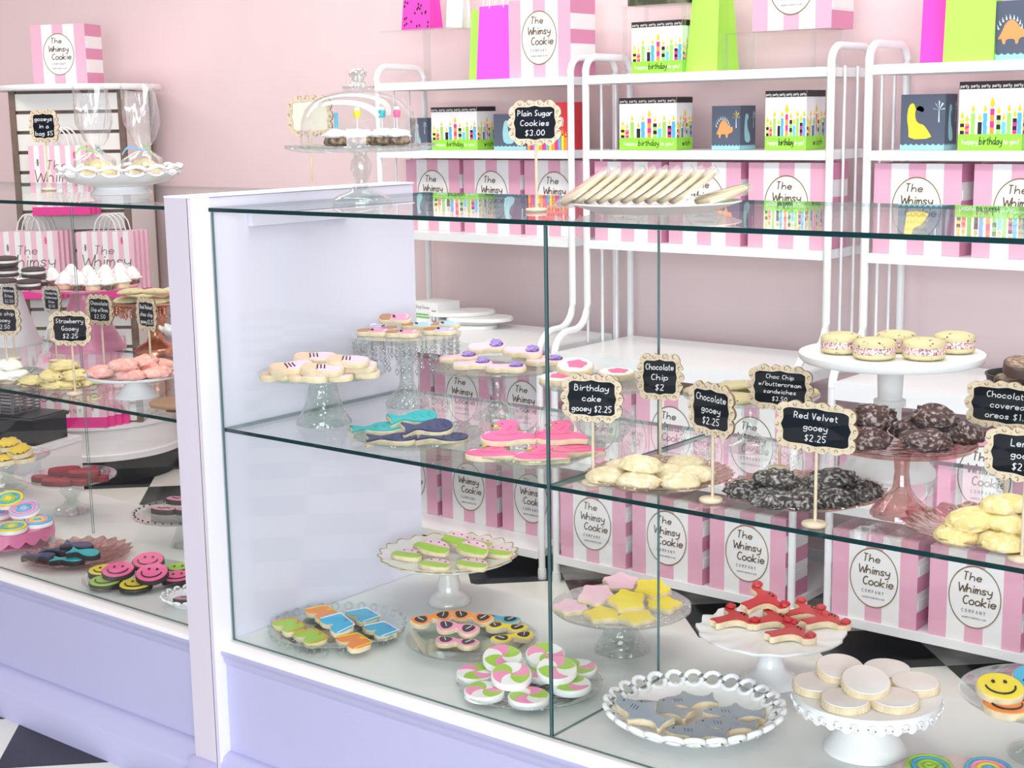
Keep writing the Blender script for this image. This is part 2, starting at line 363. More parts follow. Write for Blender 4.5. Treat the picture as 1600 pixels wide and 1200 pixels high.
mb = MB(); mb.box((XPL-0.0005, YPOST-0.008, 0), (XW, YPOST-0.0002, 1.331), POSTF); mb.box((XW-0.002, YPOST-0.008, 0), (XW-0.0002, Y0-0.001, 1.331), POSTW); LR(mb).build('corner_post', right)  # front face coloured darker than the window-lit side of the same post
mb = MB(); mb.box((XPL-0.001, YPOST-0.0085, 1.3312), (XW+0.001, YB+0.012, 1.335), POSTW); LR(mb).build('post_cap', right)
mb = MB(); mb.box((XPL-0.004, YPOST-0.046, 0), (XW-0.004, YPOST-0.0085, 0.075), LAV); mb.box((XPL-0.004, YPOST-0.03, 0.075), (XW-0.004, YPOST-0.0085, 0.1), LAV); LR(mb).build('post_plinth', right)
mb = MB(); mb.box((XW-0.001, 2.13, ZT-0.045), (XW+0.012, 2.42, ZT-0.012), LAVIN); LR(mb).build('shelf_cleat', right)
for a, b in ((-5.0, -3.42), (-3.418, XPL-0.008)):
    rp('front_pane', (a, Y0, ZD+0.001), (b, Y0+0.006, ZT-TH-0.001), left, THINEDGE)
rp('glass_top', (-5.0, Y0-0.006, ZT-TH), (XPL-0.008, 2.69, ZT), left)
rp('glass_shelf', (-5.0, Y0+0.0065, ZS-TH), (XPL-0.008, YSB, ZS), left)
rp('glass_support', (-3.4225, 2.3655, ZD+0.001), (-3.4195, 2.3715, ZT-TH-0.001), left, THINEDGE, 0)
# ================================================================== the white racks
def arc(c, r, a0, a1, n, ax):           # points of an arc in the Y-Z plane at x
    return [(ax, c[0]+r*math.cos(a0+(a1-a0)*i/n), c[1]+r*math.sin(a0+(a1-a0)*i/n)) for i in range(n+1)]
TR = 0.0115; ZTAB, ZMID, ZBOT = 0.756, 0.412, 0.092; ZR = (1.609, 1.377, 1.0935); ZARCH = 1.668
def make_rack(x0, x1, label):
    t = thing('shelving_rack', label, 'rack', ((x0+x1)/2, (YR+YK)/2, 0), group=None); ox, oy = t.location.x, t.location.y; w = (x1-x0)/2
    def lo(q): return [(a, b-oy, c) for a, b, c in q]
    for s in (-1, 1):
        x = s*(w-TR); bend = 0.075
        pts = [(x, YL, 0.03), (x, YL, ZTAB-0.02)]
        pts += arc((YL+bend, ZTAB-0.02), bend, PI, PI/2, 6, x)
        pts += arc((YR-bend, ZTAB-0.02+2*bend), bend, -PI/2, 0, 6, x)
        pts += [(x, YR, ZARCH-0.05)]+arc((YR+0.05, ZARCH-0.05), 0.05, PI, PI/2, 6, x)+arc((YK-0.05, ZARCH-0.05), 0.05, PI/2, 0, 6, x)+[(x, YK, 0.03)]
        mb = MB(); mb.tube(lo(pts), TR, RACK, 10); fr = mb.build('side_frame', t)
        for y in (YL, YK):
            mb = MB(); mb.lathe([(0, 0), (TR*1.25, 0), (TR*1.3, 0.02), (TR*1.15, 0.034), (0, 0.034)], RACKW, 12, off=(x, y-oy, 0)); mb.build('foot_cap', fr)
        for y in (YR+0.085, YR+0.165):
            mb = MB(); mb.tube(lo([(x, y, ZTAB-0.01), (x, y, ZR[0]+0.004)]), 0.0045, RACK, 6); mb.build('side_rod', fr)
    for z in ZR:
        mb = MB(); e = w-2*TR-0.001
        mb.box((-e, YR-0.012-oy, z-0.003), (e, YK-0.012-oy, z), RACK); mb.box((-w+2*TR, YR-0.012-oy, z-0.026), (w-2*TR, YR-0.006-oy, z-0.003), RACK)
        for s in (-1, 1): mb.box((s*e-0.002, YR-0.006-oy, z-0.026), (s*e+0.002, YK-0.012-oy, z-0.003), RACK)
        mb.box((-e, YK-0.018-oy, z-0.026), (e, YK-0.012-oy, z-0.003), RACK); mb.build('shelf', t)
    mb = MB(); e = w-2*TR-0.001
    mb.box((-e, YL-0.012-oy, ZTAB-0.004), (e, YK-0.012-oy, ZTAB), RACK); mb.box((-e, YL-0.012-oy, ZTAB-0.05), (e, YL-0.006-oy, ZTAB-0.004), RACK)
    for s in (-1, 1): mb.box((s*e-0.003, YL-0.006-oy, ZTAB-0.035), (s*e+0.003, YK-0.012-oy, ZTAB-0.004), RACK)
    mb.build('table_top', t)
    for z, nm in ((ZMID, 'lower_shelf'), (ZBOT, 'lower_shelf')):
        mb = MB(); mb.box((-e, YL-0.012-oy, z-0.003), (e, YK-0.012-oy, z), RACK); mb.box((-e, YL-0.012-oy, z-0.026), (e, YL-0.006-oy, z-0.003), RACK)
        for s in (-1, 1): mb.box((s*e-0.002, YL-0.006-oy, z-0.026), (s*e+0.002, YK-0.012-oy, z-0.003), RACK)
        mb.build(nm, t)
    return t
RX = ((-3.735, -2.862), (-2.826, -1.955), (-1.864, -0.985))
make_rack(*RX[0], 'white tubular rack with glove box and paper bags on its table top')
make_rack(*RX[1], 'white tubular rack with a dinosaur box between two birthday boxes')
make_rack(*RX[2], 'white tubular rack with pink and lime gift bags on top')
# ================================================================== striped bakery boxes
BW, BH, BD = 0.252, 0.248, 0.135
def make_box_meshes(w, h, d):
    R = {}
    mb = MB(); n = 5; xs = [-w/2+w*k/n for k in range(n+1)]
    for k in range(n):
        mm = PINK if k % 2 == 0 else BWHITE; a, b = xs[k], xs[k+1]
        mb.add([(a, 0, 0), (b, 0, 0), (b, 0, h), (a, 0, h)], [(0, 1, 2, 3)], mm)
        mb.add([(a, 0, h), (b, 0, h), (b, d, h), (a, d, h)], [(0, 1, 2, 3)], mm)
        mb.add([(a, d, 0), (b, d, 0), (b, d, h), (a, d, h)], [(3, 2, 1, 0)], mm)
        mb.add([(a, 0, 0), (b, 0, 0), (b, d, 0), (a, d, 0)], [(3, 2, 1, 0)], mm)
    zs = [0, .2*h, .42*h, .6*h, .8*h, h]
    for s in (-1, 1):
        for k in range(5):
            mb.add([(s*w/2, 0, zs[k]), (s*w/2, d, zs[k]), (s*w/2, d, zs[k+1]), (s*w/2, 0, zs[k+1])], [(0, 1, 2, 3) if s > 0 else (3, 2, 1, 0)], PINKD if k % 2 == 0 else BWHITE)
    R['box_body'] = mb.mesh('box_body')
    for i, z in enumerate((.31*h, .70*h)):
        mb = MB(); mb.box((w/2, d*.06, z-0.022), (w/2+0.0012, d*.97, z+0.004), BWHITE); R['side_flap%d' % i] = mb.mesh('side_flap')
    cy = h*.51; rx, rz = w*.285, h*.345
    mb = MB(); P = [(rx*math.cos(2*PI*i/40), cy+rz*math.sin(2*PI*i/40)) for i in range(40)]
    mb.add([(a, -0.0008, b) for a, b in P], [tuple(range(40))], BWHITE); R['label_sticker'] = mb.mesh('label_sticker')
    mb = MB(); n = 48; vs = []
    for k in (1.0, 0.962): vs += [(rx*k*math.cos(2*PI*i/n), -0.0014, cy+rz*k*math.sin(2*PI*i/n)) for i in range(n)]
    mb.add(vs, [(i, (i+1) % n, n+(i+1) % n, n+i) for i in range(n)], GOLD); R['label_ring'] = mb.mesh('label_ring')
    mb = MB(); put = lambda a, b: (a, -0.0016, b)
    write(mb, 'The', -0.1*rx, cy+.52*rz, .26*rz, INK, .0030, put, .15)
    write(mb, 'Whimsy', 0.0, cy+.12*rz, .29*rz, INK, .0034, put, .15, maxw=1.3*rx, spacing=.9)
    write(mb, 'Cookie', .18*rx, cy-.26*rz, .29*rz, INK, .0034, put, .15, maxw=1.25*rx, spacing=.9)
    write(mb, 'COMPANY', 0.0, cy-.52*rz, .11*rz, GREYINK, .0016, put, 0, maxw=.95*rx, spacing=1.5)
    write(mb, 'WHIMSYCOOKIECO.COM', 0.0, cy-.70*rz, .055*rz, GREYINK, .0010, put, 0, maxw=1.0*rx, spacing=1.0)
    R['lettering'] = mb.mesh('lettering'); return R
BOXM = make_box_meshes(BW, BH, BD)
def bakery_box(x, y, z, label, group=None, rz=0.0):
    t = thing('bakery_box', label, 'box', (x, y, z), rz, group)
    for k in ('box_body', 'side_flap0', 'side_flap1'): link(k.rstrip('01'), BOXM[k], t)
    s = link('label_sticker', BOXM['label_sticker'], t); link('label_ring', BOXM['label_ring'], s); link('lettering', BOXM['lettering'], s)
    return t
def box_px(ul, ur, v, z, label, group=None, yfix=None):
    P = at((ul+ur)/2, v, z) if yfix is None else atY((ul+ur)/2, v, yfix)
    return bakery_box(P.x, P.y, z, label, group)
LG = 'pink striped boxes on the bottom shelves'; MG = 'pink striped boxes on the middle shelves'; UG = 'pink striped boxes on the open upper shelves'
def row(z, y, spots, where, group, ends):
    for x, e in zip(spots, (ends[0], 'between two others', ends[1])): bakery_box(x, y, z+0.0005, 'striped bakery box %s, %s' % (where, e), group)
E0 = ('end by the bare wall', 'end beside the dinosaur rack'); E1 = ('end beside the glove rack', 'end beside the gift bag rack'); E2 = ('end beside the dinosaur rack', 'far end')
row(ZR[2], 3.95, (-3.545, -3.275, -3.005), 'on third shelf of glove carton rack', UG, E0)
row(ZR[2], 3.885, (-2.668, -2.388, -2.110), 'on third shelf below orange dinosaur box', UG, E1)
row(ZR[2], 3.885, (-1.711, -1.425, -1.139), 'on third shelf below yellow dinosaur box', UG, E2)
row(ZBOT, 3.82, (-3.57, -3.296, -3.02), 'on bottom shelf of glove carton rack', LG, E0)
row(ZBOT, 3.682, (-2.665, -2.388, -2.110), 'on bottom shelf below orange dinosaur box', LG, E1)
row(ZBOT, 3.682, (-1.711, -1.425, -1.139), 'on bottom shelf below yellow dinosaur box', LG, E2)
row(ZMID, 3.80, (-3.57, -3.30, -3.03), 'under the table top holding the gloves', MG, E0)
row(ZMID, 3.70, (-2.655, -2.385, -2.110), 'under the bare white table top', MG, E1)
row(ZMID, 3.70, (-1.705, -1.42, -1.139), 'under the table top behind tall white stand', MG, E2)
bakery_box(-3.022, 3.90, ZR[0]+0.0005, 'pink striped bakery box beside magenta and lime gift bags on top shelf')
bakery_box(-5.46, 3.77, 1.648, 'pink striped bakery box on top of the round slatwall stand', rz=IMG-0.25)
# ================================================================== candle print and dinosaur boxes
col = lambda n, c: mat('print_'+n, c, 0.45)
GREENB = col('lime_band', (0.30, 0.72, 0.06)); BROWNB = col('dark_band', (0.03, 0.02, 0.02)); PRW = col('white', (0.90, 0.90, 0.90)); FLAME = col('flame', (0.95, 0.60, 0.03)); SLATE = col('slate', (0.09, 0.11, 0.16))
CC = [col('c%d' % i, c) for i, c in enumerate([(0.9, 0.35, 0.05), (0.1, 0.45, 0.80), (0.015, 0.015, 0.02), (0.85, 0.04, 0.25), (0.35, 0.65, 0.15), (0.9, 0.75, 0.05), (0.15, 0.60, 0.75)])]
PRINTS = {}
def candles(mb, w, h, put, seed=0):
    spec = [(-.44, .26, 2, 5), (-.36, .2, 3, 0), (-.27, .38, 4, 4), (-.16, .22, 2, 2), (-.08, .38, 1, 1), (.03, .46, 0, 3), (.13, .34, 4, 2), (.21, .22, 6, 6), (.29, .38, 4, 4), (.38, .28, 3, 2), (.45, .38, 1, 1)]
    for i, (cx, ch, a, b) in enumerate(spec):
        x = cx*w; ww = w*.032; z0 = h*.235; z1 = z0+ch*h*.8; k = 4
        for j in range(k):
            za = z0+(z1-z0)*j/k; zb = z0+(z1-z0)*(j+1)/k; dx = ww*.25*math.sin(j*2.1) if i % 3 == 1 else 0
            mb.add([put(x-ww+dx, za), put(x+ww+dx, za), put(x+ww-dx, zb), put(x-ww-dx, zb)], [(0, 1, 2, 3)], CC[a if j % 2 == 0 else b])
        fr = h*(.055 if i != 5 else .075)
        mb.add([put(x, z1+h*.01), put(x+fr*.55, z1+h*.01+fr*.8), put(x+fr*.2, z1+fr*1.7), put(x, z1+fr*2.4), put(x-fr*.45, z1+fr*1.2), put(x-fr*.5, z1+fr*.7)], [tuple(range(6))], FLAME)
def birthday_box(P, w, h, d, rz, label, group=None):
    t = thing('gift_box', label, 'gift box', P, rz, group); key = ('bd', round(w, 3), round(h, 3))
    if key not in PRINTS:
        a = MB(); a.box((-w/2, 0, 0), (w/2, d, h), PRW)
        b = MB()
        for f, W in ((lambda x, z: (x, -0.0006, z), w), (lambda x, z: (w/2+0.0006, d/2+x, z), d)):
            for z0, z1, mm in ((0, .235*h, GREENB), (.89*h, h, BROWNB)):
                b.add([f(-W/2, z0), f(W/2, z0), f(W/2, z1), f(-W/2, z1)], [(0, 1, 2, 3)], mm)
            candles(b, W, h, f)
        c = MB(); f = lambda x, z: (x, -0.0011, z)
        write(c, 'happy', -.30*w, .09*h, .075*h, PRW, .0018, f, 0, maxw=.26*w); write(c, 'birthday', .02*w, .08*h, .12*h, BROWNB, .0022, f, .2, maxw=.36*w); write(c, 'to you!', .34*w, .09*h, .075*h, PRW, .0018, f, 0, maxw=.24*w)
        c1 = c; c = MB()
        for k in range(6): write(c, 'party', w*(-.415+k*.167), .915*h, .05*h, PRW, .0013, f, 0, maxw=.13*w)
        f2 = lambda x, z: (w/2+0.0011, d/2+x, z); c2 = c; c = MB()
        write(c, 'wish', .1*d, .08*h, .12*h, BROWNB, .0022, f2, .2, maxw=.5*d)
        PRINTS[key] = (a.mesh('box_body'), b.mesh('candle_print'), c1.mesh('lettering'), c2.mesh('top_lettering'), c.mesh('side_lettering'))
    for nm, me in zip(('box_body', 'candle_print', 'lettering', 'top_lettering', 'side_lettering'), PRINTS[key]): link(nm, me, t)
    return t
DY = col('dino_yellow', (0.88, 0.66, 0.05)); DO = col('dino_orange', (0.90, 0.34, 0.12)); DB = col('dino_blue', (0.32, 0.62, 0.66)); PALM = col('palm', (0.62, 0.82, 0.86))
DINO = {'yellow': (DY, [(-.42, .10), (.46, .12), (.30, .30), (.12, .46), (-.05, .48), (-.18, .58), (-.20, .80), (-.08, .92), (.10, .88), (.13, .78), (.02, .76), (-.04, .84), (-.16, .80), (-.26, 1.0), (-.44, .92), (-.50, .62), (-.42, .34)]),
  'orange': (DO, [(-.48, .30), (-.34, .34), (-.30, .20), (-.22, .20), (-.20, .32), (.08, .32), (.10, .20), (.18, .20), (.22, .34), (.44, .36), (.50, .48), (.44, .56), (.30, .52), (.22, .60), (.0, .78), (-.22, .70), (-.34, .48)]),
  'blue': (DB, [(-.2, .06), (.30, .06), (.26, .30), (.04, .46), (-.02, .74), (.12, .80), (.10, .92), (-.16, .96), (-.24, .70), (-.28, .4)])}
def dino_box(P, w, h, d, rz, kind, label, group=None, sidekind='blue'):
    t = thing('gift_box', label, 'gift box', P, rz, group); key = ('dn', kind, round(w, 3))
    a = MB(); a.box((-w/2, 0, 0), (w/2, d, h), SLATE); a.build('box_body', t)
    b = MB()
    for f, W, kd in ((lambda x, z: (x, -0.0006, z), w, kind), (lambda x, z: (w/2+0.0006, d/2+x, z), d, sidekind)):
        b.add([f(-W/2, 0), f(W/2, 0)]+[f(W/2-W*i/24, .10*h+.018*h*math.cos(i*2.1)) for i in range(25)], [tuple(range(27))], DB)
        mm, pts = DINO[kd]; s = .62 if W == w else .7
        pp = smoothpoly(pts, 1); n = len(pp)
        b.add([tuple(Vector(f(x*s*W-.05*W, .12*h+z*.74*h))+Vector((0, -0.0002, 0) if W == w else (0.0002, 0, 0))) for x, z in pp], [tuple(range(n))], mm)
        if kd == 'orange':
            for k in range(9):
                an = PI*(.12+.76*k/8); x, z = -.10*W-.24*W*math.cos(an), .44*h+.27*h*math.sin(an)
                b.add([f(x-.02*W, z-.02*h), f(x+.02*W, z-.02*h), f(x*1.12, z+.07*h)], [(0, 1, 2)], PALM)
        for k in range(5):
            an = PI*(.05+.9*k/4); x, z = .36*W, .72*h
            b.add([f(x, z), f(x+.13*W*math.cos(an)-.012*W, z+.17*h*math.sin(an)), f(x+.13*W*math.cos(an)+.02*W, z+.15*h*math.sin(an)-.01*h)], [(0, 1, 2)], PALM if kd != 'orange' else DY)
        b.add([f(.35*W, .5*h), f(.38*W, .5*h), f(.37*W, .72*h), f(.355*W, .72*h)], [(0, 1, 2, 3)], PALM)
    b.build('dinosaur_print', t); return t
def front(ul, ur, vb, y, z):       # a front face between two pixels on plane y
    a = atY(ul, vb, y); b = atY(ur, vb, y); return Vector(((a.x+b.x)/2, y, z+0.0005)), b.x-a.x
z2 = ZR[1]
P, w = front(675, 746, 234, 3.92, z2); birthday_box(P, w, .145, .10, 0, 'birthday candle gift box beside the blue dinosaur box, seen past the glass dome')
P, w = front(968, 1057, 236, 3.90, z2); birthday_box(P, w, .16, .09, 0, 'birthday candle gift box beside the orange dinosaur box, behind the plain sugar cookies')
P, w = front(1195, 1259, 236, 3.90, z2); birthday_box(P, w, .17, .115, 0, 'birthday candle gift box turned to show its wish side, next to the white rack post')
P, w = front(1496, 1596, 235, 3.90, z2); birthday_box(P, w, .18, .1, 0, 'large birthday candle gift box beside the yellow dinosaur box')
P, w = front(987, 1066, 113, 3.885, ZR[0]); birthday_box(P, w, .155, .11, 0, 'birthday candle gift box beneath a clear acrylic riser on top shelf')
P, w = front(642, 668, 234, 3.93, z2); dino_box(P, w, .11, .07, 0, 'blue', 'small dark dinosaur gift box half hidden behind the glass cake dome')
P, w = front(772, 822, 233, 3.92, z2); dino_box(P, w, .118, .07, 0, 'blue', 'slate gift box with pale blue long-necked dinosaur and white mountains')
P, w = front(1112, 1156, 236, 3.92, z2); dino_box(P, w, .13, .09, 0, 'orange', 'slate gift box with orange spiky dinosaur between two birthday boxes')
P, w = front(1406, 1475, 235, 3.90, z2); dino_box(P, w, .15, .08, 0, 'yellow', 'slate gift box with yellow long-necked dinosaur and palm tree')
P, w = front(1545, 1625, 90, 3.885, ZR[0]); dino_box(P, w, .15, .09, 0, 'orange', 'slate gift box with orange dinosaur on top shelf in front of lime bag', sidekind='yellow')
P, w = front(824, 892, 234, 3.92, z2); REDP = col('red', (0.70, 0.04, 0.06))
t = thing('gift_box', 'red gift box with white script and candle stripes behind the plain sugar cookies sign', 'gift box', P)
a = MB(); a.box((-w/2, 0, 0), (w/2, .08, .152), REDP); a.build('box_body', t)
b = MB(); f = lambda x, z: (x, -0.0008, z)
for k in range(14):
    x = -w/2+w*(k+.5)/14; b.add([f(x-w/34, 0), f(x+w/34, 0), f(x+w/34, .04+.006*(k % 3)), f(x-w/34, .04+.006*(k % 3))], [(0, 1, 2, 3)], CC[[0, 3, 1, 5][k % 4]])
    b.add([f(x-.003, .045), f(x+.003, .045), f(x, .06+.006*(k % 3))], [(0, 1, 2)], FLAME)
b.build('candle_print', t)
b = MB(); write(b, 'h', .25*w, .075, .055, PRW, .004, f, .2); tag(b.build('lettering', t), kind='stuff')
# ================================================================== gift bags, acrylic risers
def gift_bag(P, w, h, d, m, label, rz=0, handles=True, tiltw=0.97):
    t = thing('gift_bag', label, 'gift bag', P, rz); a = MB(); k = tiltw
    vs = [(-w/2, 0, 0), (w/2, 0, 0), (w/2, d, 0), (-w/2, d, 0), (-w/2*k, d*.3, h), (w/2*k, d*.3, h), (w/2*k, d*.7, h), (-w/2*k, d*.7, h), (w/2, d*.5, 0), (w/2*k-.012, d*.5, h)]
    a.add(vs, [(0, 3, 2, 1), (0, 1, 5, 4), (1, 8, 9, 5), (8, 2, 6, 9), (2, 3, 7, 6), (3, 0, 4, 7)], m); a.build('paper_body', t)
    if handles:
        for yy in (.32, .68):
            b = MB(); pts = [(-.2*w, d*yy, h-.01)]+[(-.2*w+.4*w*i/10, d*yy, h+.10*math.sin(PI*i/10)**.6) for i in range(1, 10)]+[(.2*w, d*yy, h-.01)]
            b.tube(pts, .0026, BWHITE, 6); b.build('rope_handle', t)
    return t
MAG = mat('magenta_paper', (0.90, 0.09, 0.78), 0.55); LIME = mat('lime_paper', (0.42, 0.86, 0.10), 0.55); HOTP = mat('hot_pink_paper', (0.90, 0.06, 0.52), 0.5)
P, w = front(744, 799, 122, 3.90, ZR[0]); gift_bag(P, w, .24, .07, MAG, 'plain magenta paper gift bag with rope handles beside bakery box')
P, w = front(733, 790, 124, 3.985, ZR[0]); gift_bag(P, w, .24, .07, LIME, 'lime green paper gift bag tucked behind the magenta bag', tiltw=1.0)
P, w = front(1071, 1120, 112, 3.90, ZR[0]); gift_bag(P, w, .36, .13, LIME, 'tall lime green gift bag between birthday box and acrylic stand', handles=False, tiltw=.75)
P, w = front(1437, 1500, 96, 3.95, ZR[0]); gift_bag(P, w, .36, .07, HOTP, 'tall pink gift bag behind the lime bag on top shelf', handles=False)
P, w = front(1473, 1552, 95, 3.872, ZR[0]); gift_bag(P, w, .36, .06, LIME, 'tall lime green gift bag behind the slate dinosaur box', handles=False)
P, w = front(626, 712, 124, 3.98, ZR[0]); zt = z_at(47, P)
t = thing('acrylic_stand', 'clear acrylic pedestal stand holding the dotted pink bag', 'display stand', (P.x, 3.98, ZR[0]+.0005))
a = MB(); a.box((-w*.62, -.07, zt-ZR[0]-.004), (w*.62, .07, zt-ZR[0]), ACRYL); a.build('top_plate', t)
a = MB(); a.box((-.009, -.009, .004), (.009, .009, zt-ZR[0]-.004), ACRYL); a.build('post', t)
a = MB(); a.box((-.05, -.05, 0), (.05, .05, .004), ACRYL); a.build('base_plate', t)
P2 = Vector((P.x-.02, 3.945, zt+.001)); b = gift_bag(P2, size(60, P2), .20, .07, HOTP, 'hot pink gift bag with black dots on clear acrylic stand', handles=False, tiltw=.9)
a = MB()
for k in range(34):
    x = (random.random()-.5)*size(54, P2); z = random.random()*.19; a.add([(x+.0035*math.cos(q*PI/3), .07*.3*z/.2-.0012, z+.005*math.sin(q*PI/3)) for q in range(6)], [tuple(range(6))], BLACK)
a.build('black_dots', b)
P2 = Vector((P.x+.11, 4.0, zt+.001)); gift_bag(P2, .075, .16, .05, BWHITE, 'small white paper bag behind the dotted pink bag', tiltw=1.0)
def riser(P, w, d, h, label):
    t = thing('acrylic_stand', label, 'display stand', P); a = MB(); a.box((-w/2, -d/2, h-.004), (w/2, d/2, h), ACRYL); a.build('top_plate', t)
    for sx in (-1, 1):
        for sy in (-1, 1):
            a = MB(); a.box((sx*(w/2-.008)-.005, sy*(d/2-.008)-.005, 0), (sx*(w/2-.008)+.005, sy*(d/2-.008)+.005, h-.004), ACRYL); a.build('leg', t)
    return t
P, w = front(990, 1088, 108, 3.945, ZR[0]); h = z_at(9, P)-ZR[0]; riser((P.x, 3.945, ZR[0]+.0005), w, .135, h, 'clear acrylic riser straddling a birthday candle box')
t = thing('gift_box', 'dark olive patterned gift box on the riser above a birthday box', 'gift box', (P.x, 3.90, ZR[0]+h+.002))
a = MB(); a.box((-w*.46, 0, 0), (w*.46, .1, .09), mat('olive_print', (0.05, 0.06, 0.03), 0.5, col2=(0.16, 0.18, 0.10), nscale=18)); a.build('box_body', t)
a = MB(); a.box((-w*.47, -.003, .07), (w*.47, .103, .0905), BLACK); a.build('lid', t)
P, w = front(1148, 1292, 108, 3.95, ZR[0]); h = z_at(49, Vector((P.x, 3.90, 0)))-ZR[0]; riser((P.x, 3.96, ZR[0]+.0005), w, .17, h, 'clear acrylic riser carrying a striped bakery box')
Q = atY(1236, 46, 3.892); bakery_box(Q.x, 3.892, ZR[0]+h+.001, 'pink striped bakery box raised on clear acrylic riser beside tall lime bag')
# glove box and white bags on the first rack
P, w = front(645, 686, 507, 3.92, ZTAB); t = thing('glove_box', 'white glove carton with green stripe at end of the table top', 'carton', P, -.06)
a = MB(); a.box((-w/2, 0, 0), (w/2, .11, .082), BWHITE); a.build('carton_body', t)
a = MB(); f = lambda x, z: (x, -.0008, z); write(a, 'Vinyl Gloves', -.1*w, .058, .012, GREYINK, .0014, f, 0, maxw=.55*w); a.build('lettering', t)
a = MB(); GS = col('green_stripe', (0.15, 0.55, 0.15))
for z in (.024, .034): a.add([f(-.4*w, z), f(.15*w, z), f(.15*w, z+.006), f(-.4*w, z+.006)], [(0, 1, 2, 3)], GS)
a.add([f(.25*w, .015), f(.42*w, .015), f(.42*w, .055), f(.25*w, .055)], [(0, 1, 2, 3)], GREYINK); a.add([(x, -.0011, z) for x, z in ((.28*w, .019), (.39*w, .019), (.39*w, .051), (.28*w, .051))], [(0, 1, 2, 3)], BWHITE)
a.build('printed_panel', t)
for k, (u, v, rz, dz) in enumerate(((722, 512, .3, 0), (735, 508, -.15, .013), (748, 511, .05, .026), (735, 505, .55, .039))):
    P = at(u, v, ZTAB); a = MB(); a.prism(smoothpoly([(-.12, -.075), (.12, -.085), (.13, .07), (-.11, .085)], 2), 0, .012, BWHITE, .004, smooth=True)
    o = a.build('paper_bag', loc=(P.x, min(P.y, 3.99), ZTAB+.0005+dz), rot=(0, 0, IMG*.5+rz)); tag(o, 'flat white paper bag in the loose pile beside the glove carton', 'paper bag', 'flat white bags on the rack table')
# ================================================================== plates and stands
def scal(k, a, dz=0.0, last=2):
    def f(t, j, r, z, k=k, a=a): return (r*(1+a*math.cos(k*t)), z+dz*math.cos(k*t)) if r > 0 else (r, z)
    return f
def rimmod(k, a, R, dz=0.0):
    def f(t, j, r, z):
        w = max(0.0, (r/R-.72)/.28); return (r*(1+a*w*math.cos(k*t)), z+dz*w*math.cos(k*t))
    return f
class Dish: pass
def settle(P, R, z0):
    q = P.copy(); k = 1.0
    if z0 < ZT-.01:
        if P.y-1.03*R < Y0+.009: k = (Y0+.009)/(P.y-1.03*R); q.x *= k; q.y *= k; R *= k
        if q.x < XPL:
            if XPL-.012-R < q.x < XPL-.03 and q.x+R > XPL-.012 and q.x < XPL-R*.7: q.x = XPL-.012-R
        else:
            q.x = max(q.x, XW+.004+R*1.03)
            for X in (XP, -.66):
                if abs(q.x-X) < R*1.03+.005 and q.y-R < 2.385: q.x = X+(R*1.03+.005)*(1 if q.x > X else -1)
    return q, R, Vector((q.x-P.x*k, 0, 0))
def plate_prof(R, th=.006, lip=.006, well=.8):
    return [(0, 0), (R*well, 0), (R*.97, lip), (R, lip+th*.3), (R, lip+th), (R*.96, lip+th), (R*well*.98, th), (0, th)]
def stand(label, z0, base, pv, rpx, m, style='flare', rf=.45, rs=.12, sc=None, name='cake_stand', pu=None, m2=None, lip=.004, th=.007, well=.8, group=None, ribs=0):
    P0_ = at(base[0], base[1], z0); R = size(rpx, P0_)*.985; m2 = m2 or m; P, R, off_ = settle(P0_, R, z0); H = z_at(pv, P)-z0
    t = thing(name, label, 'cake stand', (P.x, P.y, z0+.0006), random.random()*6, group); n = 72 if sc else 48
    zp = H-th
    a = MB(); a.lathe([(r, zp+z) for r, z in plate_prof(R, th, lip, well)], m, n, rimmod(sc[0], sc[1], R, sc[2] if len(sc) > 2 else 0) if sc else None); a.build('plate', t)
    F = R*rf; S = R*rs; zz = zp-.0002
    pr = {'flare': [(0, 0), (F, 0), (F, zz*.05), (F*.88, zz*.16), (F*.66, zz*.42), (F*.52, zz*.75), (F*.50, zz*.9), (F*.55, zz), (0, zz)],
     'ball': [(0, 0), (F, 0), (F*1.02, zz*.07), (F*.88, zz*.15), (F*.45, zz*.24), (S*1.1, zz*.34), (S*.8, zz*.40), (S*1.3, zz*.52), (S*1.75, zz*.68), (S*1.5, zz*.84), (S, zz*.93), (S*1.7, zz), (0, zz)],
     'column': [(0, 0), (F, 0), (F, zz*.05), (F*.75, zz*.16), (S*1.3, zz*.26), (S, zz*.36), (S, zz*.60), (S*1.35, zz*.61), (S*1.35, zz*.66), (S*1.02, zz*.67), (S*1.15, zz*.97), (S*1.15, zz), (0, zz)],
     'trumpet': [(0, 0), (F, 0), (F*1.0, zz*.06), (F*.80, zz*.16), (F*.50, zz*.27), (S*1.2, zz*.42), (S*.95, zz*.65), (S*1.15, zz*.9), (S*1.8, zz), (0, zz)],
     'cone': [(0, 0), (F, 0), (F*1.0, zz*.03), (F*.92, zz*.08), (F*.6, zz*.5), (F*.42, zz*.8), (F*.36, zz*.93), (F*.40, zz), (0, zz)],
     'urn': [(0, 0), (F*.62, 0), (F*.66, zz*.07), (F*.95, zz*.27), (F*1.0, zz*.36), (F*.93, zz*.43), (F*.62, zz*.58), (F*.48, zz*.80), (F*.50, zz*.92), (F*.6, zz), (0, zz)]}[style]
    a = MB(); a.lathe(pr, m2, 48, (lambda tt, j, r, z: (r*(1+.035*math.cos(ribs*tt)), z)) if ribs else None); a.build('pedestal', t)
    d = Dish(); d.off = off_; d.P = P; d.z = z0+.0006+H; d.R = R; d.t = t; d.H = H; return d
